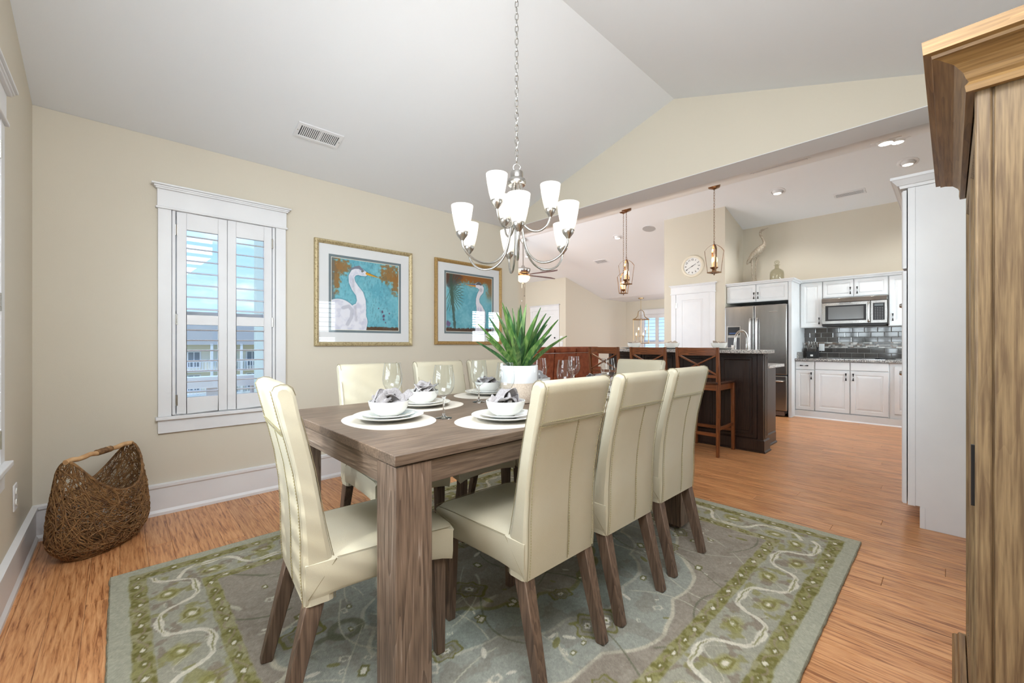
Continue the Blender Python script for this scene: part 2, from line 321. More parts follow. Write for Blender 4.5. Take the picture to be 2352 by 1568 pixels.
# baseboards
def baseboard(name, p0, p1, nrm):
    """p0->p1 along wall, nrm points into the room"""
    p0 = Vector((*p0, 0)); p1 = Vector((*p1, 0)); n = Vector((*nrm, 0))
    prof = [(0, 0), (.026, 0), (.026, .018), (.016, .034), (.016, .168), (.024, .178), (.024, .194), (0, .2)]
    m = MB(); V = [p + n * a + Vector((0, 0, b)) for p in (p0, p1) for a, b in prof]; k = len(prof)
    m.add(V, [tuple(range(k)), tuple(range(2 * k - 1, k - 1, -1))] + [(i, (i + 1) % k, k + (i + 1) % k, k + i) for i in range(k)])
    tag(m.build(name, mWhite), kind='structure')
baseboard('baseboard_back', (XL, YB), (XG1, YB), (0, -1)); baseboard('baseboard_left', (XL, YB), (XL, YR), (1, 0)); baseboard('baseboard_nook', (8.9, 7.27), (11.98, 7.27), (0, -1)); baseboard('baseboard_pantry', (7.25, 2.56), (7.25, 3.61), (-1, 0))

# ------------------------------------------------------------------ windows with shutters
def shutter_window(name, loc, rz, w, h, z0, npan, tilt_out=True, lv=8):
    """local frame: wall plane y=0, room at y<0, opening x 0..w, z0..z0+h"""
    root = struct_root(name, loc); root.rotation_euler = (0, 0, rz); WL[root.name] = Vector((0, 0, 0)); z1 = z0 + h; cw = .068
    m = MB().box(-cw, 0, -.02, 0, z0, z1).box(w, w + cw, -.02, 0, z0, z1); m.build('side_casing', mWhite, root, .002, 1)
    m = MB().box(-cw - .004, w + cw + .004, -.024, 0, z1, z1 + .13); m.build('head_board', mWhite, root, .002, 1)
    m = MB().box(-cw - .012, w + cw + .012, -.032, 0, z1 - .006, z1 + .008); m.build('head_bead', mWhite, root, .004, 2)
    m = MB()
    for i, (p, a) in enumerate(((.012, .0), (.02, .010), (.032, .022))): m.box(-cw - p, w + cw + p, -.03 - p * .7, 0, z1 + .118 + a, z1 + .13 + a)
    m.build('head_crown', mWhite, root, .002, 1)
    m = MB().box(-cw - .012, w + cw + .012, -.042, .02, z0 - .022, z0); m.build('sill', mWhite, root, .004, 2)
    m = MB().box(-cw, w + cw, -.02, 0, z0 - .108, z0 - .022); m.build('apron', mWhite, root, .002, 1)
    m = MB().box(0, .012, 0, .14, z0, z1).box(w - .012, w, 0, .14, z0, z1).box(0, w, 0, .14, z1 - .012, z1).box(0, w, 0, .14, z0, z0 + .012); m.build('jamb', mWhite, root)
    f = MB(); 
    for a, b, c, d in ((.0, .045, z0, z1), (w - .045, w, z0, z1), (0, w, z0, z0 + .05), (0, w, z1 - .045, z1), (0, w, (z0 + z1) / 2 - .02, (z0 + z1) / 2 + .02)): f.box(a, b, .095, .125, c, d)
    f.build('sash', mWhite, root, .002, 1)
    MB().box(.04, w - .04, .108, .112, z0 + .04, z1 - .04).build('pane', mPane, root)
    m = MB().box(.003, .022, -.014, .02, z0 + .004, z1 - .004).box(w - .022, w - .003, -.014, .02, z0 + .004, z1 - .004); m.build('shutter_frame', mBlind, root, .003, 1)
    pw = (w - .05) / npan
    for k in range(npan):
        x0 = .025 + k * pw + .001; x1 = x0 + pw - .002; st_ = .052; rt = .11; rb = .105; rm = .066; zm = z0 + h * .468
        y0, y1 = -.016, .014; pan = MB()
        pan.box(x0, x0 + st_, y0, y1, z0 + .008, z1 - .008).box(x1 - st_, x1, y0, y1, z0 + .008, z1 - .008)
        pan.box(x0 + st_, x1 - st_, y0, y1, z1 - .008 - rt, z1 - .008).box(x0 + st_, x1 - st_, y0, y1, z0 + .008, z0 + .008 + rb).box(x0 + st_, x1 - st_, y0, y1, zm - rm / 2, zm + rm / 2)
        P = pan.build('shutter_panel', mBlind, root, .002, 1)
        for lo, hi, t in ((z0 + .008 + rb, zm - rm / 2, R(-3)), (zm + rm / 2, z1 - .008 - rt, R(12))):
            n = lv if hi - lo > .45 else lv - 1; n = 7; p = (hi - lo) / n
            me = None
            for i in range(n):
                zc = lo + p * (i + .5); ca, sa = math.cos(t), math.sin(t); V = []
                for xx in (x0 + st_ + .001, x1 - st_ - .001):
                    for a in range(10):
                        an = 2 * PI * a / 10; yy, zz = .031 * math.cos(an), .0048 * math.sin(an); V.append((xx, yy * ca - zz * sa, zc + yy * sa + zz * ca))
                l = MB().add(V, [(a, (a + 1) % 10, 10 + (a + 1) % 10, 10 + a) for a in range(10)], True); l.add(V, [tuple(range(9, -1, -1)), tuple(range(10, 20))])
                l.build('louver', mBlind, P)
        for zz in (z1 - .13, zm, z0 + .1):
            if k in (0, npan - 1):
                xx = x0 - .006 if k == 0 else x1 - .004
                MB().box(xx, xx + .011, -.021, -.012, zz - .035, zz + .035).tube([(xx + .005, -.021, zz - .035), (xx + .005, -.021, zz + .035)], .004, 8).build('hinge', mNickel, P)
    return root
shutter_window('window_1', (W1[0], YB, 0), 0, W1[1] - W1[0], W1[3] - W1[2], W1[2], 2)
shutter_window('window_2', (XL, W2[0], 0), R(90), W2[1] - W2[0], W2[3] - W2[2], W2[2], 4)
shutter_window('window_3', (11.98, 6.70, 0), R(-90), 1.5, 1.67, .35, 3)

shutter_window('window_4', (W4[1], YR, 0), PI, W4[1] - W4[0], W4[3] - W4[2], W4[2], 1)
shutter_window('window_5', (W5[1], YR, 0), PI, W5[1] - W5[0], W5[3] - W5[2], W5[2], 3)
# ------------------------------------------------------------------ doors (panel doors in cased openings, facing -X)
def room_door(name, xf, y0, y1, ztop, hinge_hi=True, knob=None):
    r = struct_root(name, (xf, (y0 + y1) / 2, 0)); cw = .085
    MB().box(xf - .02, xf, y0 - cw, y0, 0, ztop).box(xf - .02, xf, y1, y1 + cw, 0, ztop).build('side_casing', mWhite, r, .003, 1)
    MB().box(xf - .026, xf, y0 - cw - .003, y1 + cw + .003, ztop, ztop + .125).box(xf - .034, xf, y0 - cw - .012, y1 + cw + .012, ztop - .004, ztop + .010).build('head_board', mWhite, r, .003, 1)
    m = MB()
    for i, p in enumerate((.008, .018, .03)): m.box(xf - .026 - p, xf, y0 - cw - p, y1 + cw + p, ztop + .125 + i * .011, ztop + .137 + i * .011)
    m.build('head_crown', mWhite, r, .002, 1)
    d = MB().nested((xf - .012, y1 - .003, .01), (0, -1, 0), (0, 0, 1), (-1, 0, 0), y1 - y0 - .006, ztop - .014, [(0, -.03), (0, 0)], False)
    w = y1 - y0 - .006; 
    d.nested((xf - .012, y1 - .003, .01), (0, -1, 0), (0, 0, 1), (-1, 0, 0), w, ztop - .014, [(0, 0), (.105, 0), (.110, -.007), (.125, -.007), (.15, -.002)])
    D = d.build('door_leaf', mWhite, r)
    if hinge_hi:
        for z in (ztop - .2, ztop * .5, .25): MB().tube([(xf - .02, y1 - .002, z - .05), (xf - .02, y1 - .002, z + .05)], .008, 8).box(xf - .018, xf - .012, y1 - .03, y1 + .01, z - .045, z + .045).build('hinge', mNickel, D)
    else:
        for z, rr in ((1.27, .022), (1.12, .028)): MB().lathe([(0, -.03), (rr * .8, -.028), (rr, -.012), (rr, 0)], (xf - .012, y0 + .07, z), 12, 'X').build('door_knob', mDark, D)
room_door('door_1', 7.25, 2.798, 3.387, 1.98)
room_door('door_2', 8.90, 7.58, 8.52, 2.05, hinge_hi=False)
for nm, z, lab in (('light_switch', 1.255, 'white switch plate beside the far white door, upper one'), ('light_switch', 1.10, 'white switch plate beside the far white door, lower one')):
    t = thing(nm, lab, 'switch', (8.895, 7.42, z)); MB().box(8.888, 8.9, 7.37, 7.47, z - .065, z + .065).build('cover_plate', mWhite, t, .003, 1); MB().box(8.882, 8.89, 7.405, 7.435, z - .03, z + .03).build('rocker', mPorc, t)

# ------------------------------------------------------------------ vents, recessed lights, speaker
def ceil_frame(x, y, kind):
    if kind == 'din': z = ZB + (YB - y) * (RZ - ZB) / (YB - RY) + -.0; n = Vector((0, -(RZ - ZB) / (YB - RY), -1)).normalized(); z = ZB - .0 + (YB - y) * .2985; u = Vector((1, 0, 0))
    else:
        s = (PZ - HB) / (PX - XG1) if kind == 'near' else -(PZ - FZ) / (FX - PX); z = zn(x) if kind == 'near' else zf(x); n = Vector((s, 0, -1)).normalized(); u = Vector((0, 1, 0))
    return Vector((x, y, z)), n, u
def vent(x, y, kind, L_, W_, label, nsl=20, split=True, slats_dir='short'):
    c, n, u = ceil_frame(x, y, kind); v = n.cross(u).normalized(); t = thing('ceiling_vent', label, 'vent', tuple(c))
    m = MB(); o = c - u * L_ / 2 - v * W_ / 2
    m.nested(o, u, v, n, L_, W_, [(0, 0), (.002, .007), (.024, .008), (.026, .003)], False); m.build('vent_frame', mWhite, t)
    MB().nested(o, u, v, n, L_, W_, [(.02, .001)]).build('duct_shade', mDuctShade, t)  # flat dark sheet, shade inside the duct put in as colour
    step = (L_ - .06) / nsl
    for i in range(nsl):
        if slats_dir == 'short':
            if split and abs(i - nsl // 2) < 1: wd = step * 1.1; 
            else: wd = step * .55
            p = c + u * (-L_ / 2 + .03 + step * (i + .5)); m = MB().beam(p - v * (W_ / 2 - .026) + n * .004, p + v * (W_ / 2 - .026) + n * .004, wd, None, tuple(n), .003, .003)
        else:
            if i >= 5: break
            p = c + v * (-W_ / 2 + .03 + (W_ - .06) / 5 * (i + .5)); m = MB().beam(p - u * (L_ / 2 - .026) + n * .004, p + u * (L_ / 2 - .026) + n * .004, (W_ - .06) / 5 * .45, None, tuple(n), .003, .003)
        m.build('slat', mWhite, t)
    for sgn in (-1, 1): 
        p = c + u * sgn * (L_ / 2 - .012) + n * .009; MB().tube([p - n * .004, p], .004, 8).build('screw', mNickel, t)
vent(1.018, 3.055, 'din', .30, .148, 'white slatted air register high on the sloped dining ceiling')
vent(7.63, 1.005, 'far', .36, .135, 'white louvred air register in the kitchen ceiling above the stove wall', slats_dir='long')
vent(4.06, 1.0, 'near', .42, .10, 'narrow air register right behind the beige header', slats_dir='long')
vent(8.36, 5.75, 'far', .34, .2, 'white air register in the living ceiling left of the pendants', slats_dir='long')
vent(8.3, 7.5, 'far', .34, .2, 'small grey air register in the living ceiling behind the fan', slats_dir='long')
mLens = mat('lamp_lens', (255, 255, 255), .5, emit=((255, 244, 226), 9), bump=(5, .01))
def can(x, y, kind, label, power=6, on=True):
    c, n, u = ceil_frame(x, y, kind); nz_ = Vector((0, 0, -1)); t = thing('recessed_light', label, 'ceiling light', tuple(c), 'recessed lights in the great room ceiling')
    v = n.cross(u).normalized()
    def ring(r, h): return [c + (u * math.cos(a) + v * math.sin(a)) * r + n * h for a in [2 * PI * k / 28 for k in range(28)]]
    rs = [ring(.105, 0), ring(.103, .006), ring(.078, .01), ring(.074, .002)]; V = sum(rs, [])
    MB().add(V, [(i * 28 + k, i * 28 + (k + 1) % 28, (i + 1) * 28 + (k + 1) % 28, (i + 1) * 28 + k) for i in range(3) for k in range(28)], True).build('trim_ring', mWhite, t)
    cc = c + Vector((0, 0, -.004)); 
    MB().lathe([(.072, .03), (.068, .0), (.058, -.022), (.05, -.03)], tuple(cc), 28).build('eyeball_housing', mWhite, t)
    MB().lathe([(.0001, -.027), (.05, -.027)], tuple(cc), 28).build('lens', mLens, t)
    if on:
        l = bpy.data.lights.new('recessed_lamp', 'SPOT'); l.energy = power; l.spot_size = R(120); l.spot_blend = .7; l.shadow_soft_size = .05; l.color = (1, .99, .97)
        o = bpy.data.objects.new('recessed_lamp', l); COL.objects.link(o); o.location = cc + Vector((0, 0, -.05)); o.parent = None
can(7.17, 1.79, 'far', 'round recessed light in the kitchen ceiling above the refrigerator', 46)
can(7.19, .374, 'far', 'round recessed light above the tall white pantry cabinet', 46)
can(4.97, .40, 'near', 'first lit recessed light tucked behind the header, by the oak cabinet', 22)
can(6.17, .40, 'near', 'second lit recessed light behind the header, overlapping the first', 22)
can(7.466, 4.73, 'far', 'round recessed light left of the hanging lantern chains', 14)
can(7.43, 7.3, 'far', 'round recessed light behind the ceiling fan rod', 7)
t = thing('ceiling_speaker', 'flat grey round speaker in the ceiling left of the pantry wall', 'speaker', (7.414, 4.006, zf(7.414)))
c, n, u = ceil_frame(7.414, 4.006, 'far'); v = n.cross(u)
MB().add([c + (u * math.cos(2 * PI * k / 32) + v * math.sin(2 * PI * k / 32)) * .115 + n * h for h in (0, .006) for k in range(32)], [(k, (k + 1) % 32, 32 + (k + 1) % 32, 32 + k) for k in range(32)] + [tuple(range(32, 64))]).build('grille', mat('speaker_cloth', (178, 178, 178), .9, bump=(500, .3)), t)
MB().tube([c + (u * math.cos(2 * PI * k / 32) + v * math.sin(2 * PI * k / 32)) * .12 + n * .003 for k in range(32)], .005, 6, closed=True).build('rim', mWhite, t)

# wall outlet on left wall
t = thing('wall_outlet', 'cream duplex outlet on the left wall above the baseboard', 'outlet', (XL, 2.965, .395))
MB().box(XL, XL + .006, 2.925, 3.0, .335, .455).build('cover_plate', mWhite, t, .002, 1)
for z in (.37, .42): MB().lathe([(0, .009), (.014, .009), (.016, .006)], (XL, 2.9625, z), 16, 'X').build('socket', mPorc, t)

exec_parts = []
# ------------------------------------------------------------------ painted fields (colour attributes)
def sm(a, b, x): t = np.clip((x - a) / (b - a), 0, 1); return t * t * (3 - 2 * t)
def vnoise(x, y, sc, seed):
    r = np.random.default_rng(seed); G = r.random((97, 97)); X = x * sc; Y = y * sc; i = np.floor(X).astype(int); j = np.floor(Y).astype(int); fx = X - i; fy = Y - j
    fx = fx * fx * (3 - 2 * fx); fy = fy * fy * (3 - 2 * fy); g = lambda a, b: G[a % 97, b % 97]
    return (g(i, j) * (1 - fx) + g(i + 1, j) * fx) * (1 - fy) + (g(i, j + 1) * (1 - fx) + g(i + 1, j + 1) * fx) * fy
def fbm(x, y, sc, seed, o=4): return sum(vnoise(x, y, sc * 2 ** k, seed + k) / 2 ** k for k in range(o)) / (2 - 2 ** (1 - o))
def mixc(base, col, m): c = np.array(col, float) / 255; return base * (1 - m[..., None]) + c * m[..., None]
def paint_grid(nx, ny, w, h, fn, place):
    x, y = np.meshgrid(np.linspace(0, w, nx), np.linspace(0, h, ny), indexing='ij'); c = np.clip(fn(x, y), 0, 1)
    c = np.where(c <= .04045, c / 12.92, ((c + .055) / 1.055) ** 2.4); P = place(x, y).reshape(-1, 3)
    i = np.arange((nx - 1) * (ny - 1)); a = (i // (ny - 1)) * ny + i % (ny - 1); F = np.stack([a, a + ny, a + ny + 1, a + 1], 1)
    return P, F, np.concatenate([c.reshape(-1, 3), np.ones((nx * ny, 1))], 1)
def grid_mesh(name, P, F, Cc, m):
    me = bpy.data.meshes.new(name); me.vertices.add(len(P)); me.vertices.foreach_set('co', P.astype(np.float32).ravel())
    me.loops.add(F.size); me.loops.foreach_set('vertex_index', F.astype(np.int32).ravel()); me.polygons.add(len(F)); me.polygons.foreach_set('loop_start', np.arange(0, F.size, 4, dtype=np.int32))
    me.update(calc_edges=True); a = me.color_attributes.new('paint', 'FLOAT_COLOR', 'POINT'); a.data.foreach_set('color', Cc.astype(np.float32).ravel()); me.materials.append(m); me.shade_smooth()
    o = bpy.data.objects.new(name, me); COL.objects.link(o); return o

# ------------------------------------------------------------------ area rug
RX0, RX1, RY0, RY1 = -.03, 2.965, .343, 2.691
def rug_paint(x, y):
    w, h = RX1 - RX0, RY1 - RY0; wx = x + (fbm(x, y, 18, 3, 3) - .5) * .016; wy = y + (fbm(x, y, 18, 9, 3) - .5) * .016
    ex = np.minimum(wx, w - wx); ey = np.minimum(wy, h - wy); e = np.minimum(ex, ey); alongx = ey < ex
    s = np.where(alongx, wx, wy); L_ = np.where(alongx, w, h)
    c = np.zeros(x.shape + (3,)) + np.array((174, 173, 155)) / 255
    field = np.array((156, 147, 134)) / 255; B0, B1, B2, B3 = .06, .118, .305, .36
    c = mixc(c, (166, 163, 147), sm(B1 - .004, B1 + .004, e))
    # main border: meandering double white line with olive core, flowers in the bays
    P = .47; t = (e - (B1 + B2) / 2) / ((B2 - B1) / 2); ph = 2 * PI * s / P; f = .74 * np.tanh(2.6 * np.sin(ph)) ; df = .74 * 2.6 * np.cos(ph) * (1 - np.tanh(2.6 * np.sin(ph)) ** 2) * 2 * PI / P * ((B2 - B1) / 2)
    dist = np.abs(t - f) * ((B2 - B1) / 2) / np.sqrt(1 + df ** 2); flank = np.abs(np.sin(ph)) ; inb = (sm(B1, B1 + .006, e) * (1 - sm(B2 - .006, B2, e)))
    wth = .0070 + .0085 * sm(.35, .9, 1 - np.abs(np.cos(ph * 1.0))) + .005 * (fbm(s, t, 9, 31, 2) - .5)
    line = (1 - sm(wth, wth + .004, dist)); core = (1 - sm(.0015, .004, dist)) * sm(.4, .8, flank)
    bay = np.cos(ph * 1 + PI / 2); r2 = np.hypot(((s / (P / 2) + .5) % 1 - .5) * P / 2 * 1.0 + 0, (t + .35 * np.sign(np.sin(ph))) * .07)
    fs = (s / (P / 2)) % 1 - .5; ft = t + .30 * np.sign(np.sin(ph)); rr = np.hypot(fs * P / 2 / .060, ft * .0935 / .040) + (fbm(x, y, 30, 5, 2) - .5) * .5
    c = mixc(c, (163, 158, 112), inb * (1 - sm(.75, 1.15, rr)) * .8); c = mixc(c, (124, 119, 66), inb * (1 - sm(.1, .14, np.abs(rr - .5))) * .75); c = mixc(c, (222, 216, 198), inb * (1 - sm(.16, .24, rr)))
    d2 = np.abs(t + .55 * np.sin(ph * 2 + .8)) * .0935; c = mixc(c, (204, 198, 180), inb * (1 - sm(.0015, .004, d2)) * .7)
    c = mixc(c, (128, 112, 98), inb * sm(.60, .68, fbm(x, y, 22, 41, 3)) * .5); c = mixc(c, (142, 138, 84), inb * sm(.62, .70, fbm(x, y, 19, 44, 3)) * .6)
    c = mixc(c, (218, 213, 197), inb * line * .95); c = mixc(c, (124, 120, 72), inb * core * .8)
    # olive guard bands
    for a, b, sd in ((B0, B1, 1), (B2, B3, 2)):
        g = sm(a - .004, a + .004, e) * (1 - sm(b - .004, b + .004, e)); nn = fbm(x, y, 55, 70 + sd, 3)
        c = mixc(c, (148, 144, 98), g); c = mixc(c, (120, 115, 66), g * sm(.42, .66, nn)); c = mixc(c, (168, 162, 132), g * sm(.55, .65, fbm(x, y, 26, 80 + sd, 2)) * .8)
        tt = e - (a + b) / 2; c = mixc(c, (152, 138, 118), g * (1 - sm(.002, .006, np.abs(tt + .013 * np.sin(2 * PI * s / .12)))) * .8)
        ss = (s / .088) % 1 - .5; q = np.abs(ss) * .088 / .019 + np.abs(tt) / .012; odd = (np.floor(s / .088) % 2); c = mixc(c, (122, 117, 72), g * (1 - sm(1.15, 1.5, q))); c = mixc(c, (222, 216, 200), g * (1 - sm(.62, .9, q + odd * .35 + (fbm(x, y, 60, 91, 2) - .5) * .9)))
    # field
    F = sm(B3 - .004, B3 + .004, e); c = c * (1 - F[..., None]) + field * F[..., None]
    u = (x - w / 2); v = (y - h / 2); ang = np.arctan2(v / .62, u / .95); rad = np.hypot(u / 1.02, v / .69); edge = 1 + .085 * np.abs(np.sin(ang * 7)) + .05 * np.sin(ang * 4 + 1); k = rad / edge + (fbm(x, y, 7, 12, 2) - .5) * .05
    M_ = F * (1 - sm(.985, 1.0, k)); c = mixc(c, (158, 160, 150), M_); c = mixc(c, (205, 200, 180), F * (1 - sm(.006, .014, np.abs(k - 1.0))) * .75); c = mixc(c, (142, 150, 142), F * (1 - sm(.70, .72, k)) * .8); c = mixc(c, (196, 193, 176), F * (1 - sm(.006, .013, np.abs(k - .71))) * .7)
    k3 = k / (.42 + .05 * np.abs(np.sin(ang * 5))); c = mixc(c, (150, 140, 124), F * (1 - sm(.97, 1.0, k3)) * .7); c = mixc(c, (128, 124, 72), F * (1 - sm(.02, .04, np.abs(k3 - 1))) * .6)
    c = mixc(c, (126, 116, 104), F * sm(.57, .64, fbm(x, y, 13, 90, 4)) * .3)
    # vines
    for i in range(9):
        a0 = rng.uniform(0, 2 * PI); fr_ = rng.uniform(2.2, 4.5); d = np.abs(np.sin(u * fr_ * math.cos(a0) + v * fr_ * math.sin(a0) + 1.1 * np.sin(u * 5.1 + i) + .9 * np.cos(v * 6.3 + 2 * i))); gate = sm(.52, .58, vnoise(x, y, 4.5, 200 + i))
        c = mixc(c, (198, 194, 174) if i % 3 else (110, 112, 92), F * (1 - sm(.012, .03, d)) * gate * .75)
    # scattered flowers and leaves
    X0, Y0 = x[:, 0], y[0]; dx = X0[1] - X0[0]; dy = Y0[1] - Y0[0]
    for i in range(190):
        px = rng.uniform(B3 + .03, w - B3 - .03); py = rng.uniform(B3 + .03, h - B3 - .03); rr_ = rng.uniform(.012, .034) if i > 16 else rng.uniform(.05, .085); a = rng.uniform(0, PI)
        R_ = int(rr_ * 2.2 / dx) + 2; ix, iy = int(px / dx), int(py / dy); sl = (slice(max(ix - R_, 0), ix + R_), slice(max(iy - R_, 0), iy + R_)); lx, ly = x[sl] - px, y[sl] - py
        p_, q_ = lx * math.cos(a) + ly * math.sin(a), -lx * math.sin(a) + ly * math.cos(a); ro = np.hypot(p_ / rr_, q_ / (rr_ * .62)) ; ro = ro * (1 + .13 * np.cos(6 * np.arctan2(q_, p_)))
        typ = i % 4; cc = c[sl]
        if i <= 16: cc = mixc(cc, (118, 114, 64), (1 - sm(.07, .12, np.abs(ro - .95))) * .85); cc = mixc(cc, (134, 128, 112), (1 - sm(.8, .9, ro)) * .6); cc = mixc(cc, (118, 114, 64), (1 - sm(.05, .1, np.abs(ro - .55))) * .5); cc = mixc(cc, (216, 212, 198), 1 - sm(.22, .28, ro)); cc = mixc(cc, (118, 114, 64), (1 - sm(.08, .11, ro)))
        elif typ == 0: cc = mixc(cc, (112, 110, 62), (1 - sm(.9, 1.1, ro)) * .8); cc = mixc(cc, (220, 216, 202), (1 - sm(.5, .62, ro)))
        elif typ == 1: cc = mixc(cc, (216, 211, 196), (1 - sm(.75, .9, np.hypot(p_ / rr_, q_ / (rr_ * .35)))) * .9)
        elif typ == 2: cc = mixc(cc, (126, 124, 74), (1 - sm(.8, 1., np.hypot(p_ / rr_, q_ / (rr_ * .4)))) * .8)
        else: cc = mixc(cc, (208, 203, 186), (1 - sm(.12, .25, np.abs(ro - .75))) * .8)
        c[sl] = cc
    # hand hooked loops: fine mottling
    c = c * (.93 + .14 * vnoise(x, y, 260, 6) + .08 * (vnoise(x, y, 90, 8) - .5))[..., None]
    return c
P_, F_, C_ = paint_grid(640, 500, RX1 - RX0, RY1 - RY0, rug_paint, lambda x, y: np.stack([x + RX0, y + RY0, .0115 + .0015 * vnoise(x, y, 200, 5)], -1))
RUG = thing('area_rug', 'large hooked rug with olive bands and pale flowers under the dining table', 'rug', (1.47, 1.52, 0)); P_[:, 0] -= 1.47; P_[:, 1] -= 1.52
o = grid_mesh('pile', P_, F_, C_, vcolmat('rug_wool', .97, (420, .9), .1)); o.parent = RUG
m = MB(); bd = []
n = 300
for i in range(n):
    a = i / n * 4; sd = int(a); f = a - sd; jit = random.uniform(-.002, .002)
    p = [(RX0 + f * (RX1 - RX0), RY0 + jit), (RX1 + jit, RY0 + f * (RY1 - RY0)), (RX1 - f * (RX1 - RX0), RY1 + jit), (RX0 + jit, RY1 - f * (RY1 - RY0))][sd]; bd.append((p[0], p[1], .0062))
m.tube(bd, .0062, 6, closed=True).build('bound_edge', mat('rug_edge_wool', (150, 147, 126), .97, bump=(500, .8), vary=((128, 124, 104), 60)), RUG)
MB().box(RX0, RX1, RY0, RY1, .0, .0105).build('backing', mat('rug_backing', (150, 140, 116), .95, bump=(100, .2)), RUG)
RT = .0125

# ------------------------------------------------------------------ dining table
TX0, TX1, TY0, TY1, TZ = .562, 2.50, 1.074, 2.160, .785
t = thing('dining_table', 'large weathered oak dining table with thick square legs, set for eight', 'table', (1.531, 1.617, RT))
MB().box(TX0, TX1, TY0, TY1, TZ - .032, TZ).build('tabletop', mTabX, t, .003, 2)
MB().box(TX0 + .02, TX1 - .02, TY0 + .02, TY1 - .02, TZ - .037, TZ - .032).build('gap_strip', mat('pale_edge_strip', (172, 178, 168), .6, bump=(80, .1)), t)  # thin pale strip in the gap between top and apron
for y0, y1 in ((TY0 + .010, TY0 + .034), (TY1 - .034, TY1 - .010)): MB().box(TX0 + .12, TX1 - .12, y0, y1, TZ - .105, TZ - .037).build('apron', mTabX, t, .001, 1)
for x0, x1 in ((TX0 + .010, TX0 + .034), (TX1 - .034, TX1 - .010)): MB().box(x0, x1, TY0 + .12, TY1 - .12, TZ - .105, TZ - .037).build('apron', mTabY, t, .001, 1)
for x in (TX0 + .006, TX1 - .126):
    for y in (TY0 + .006, TY1 - .126):
        l = MB().box(x, x + .12, y, y + .12, RT + .02, TZ - .037).build('leg', mTabZ, t, .003, 2); MB().box(x + .02, x + .1, y + .02, y + .1, RT, RT + .021).build('foot_pad', mLeg, l, .002, 1)

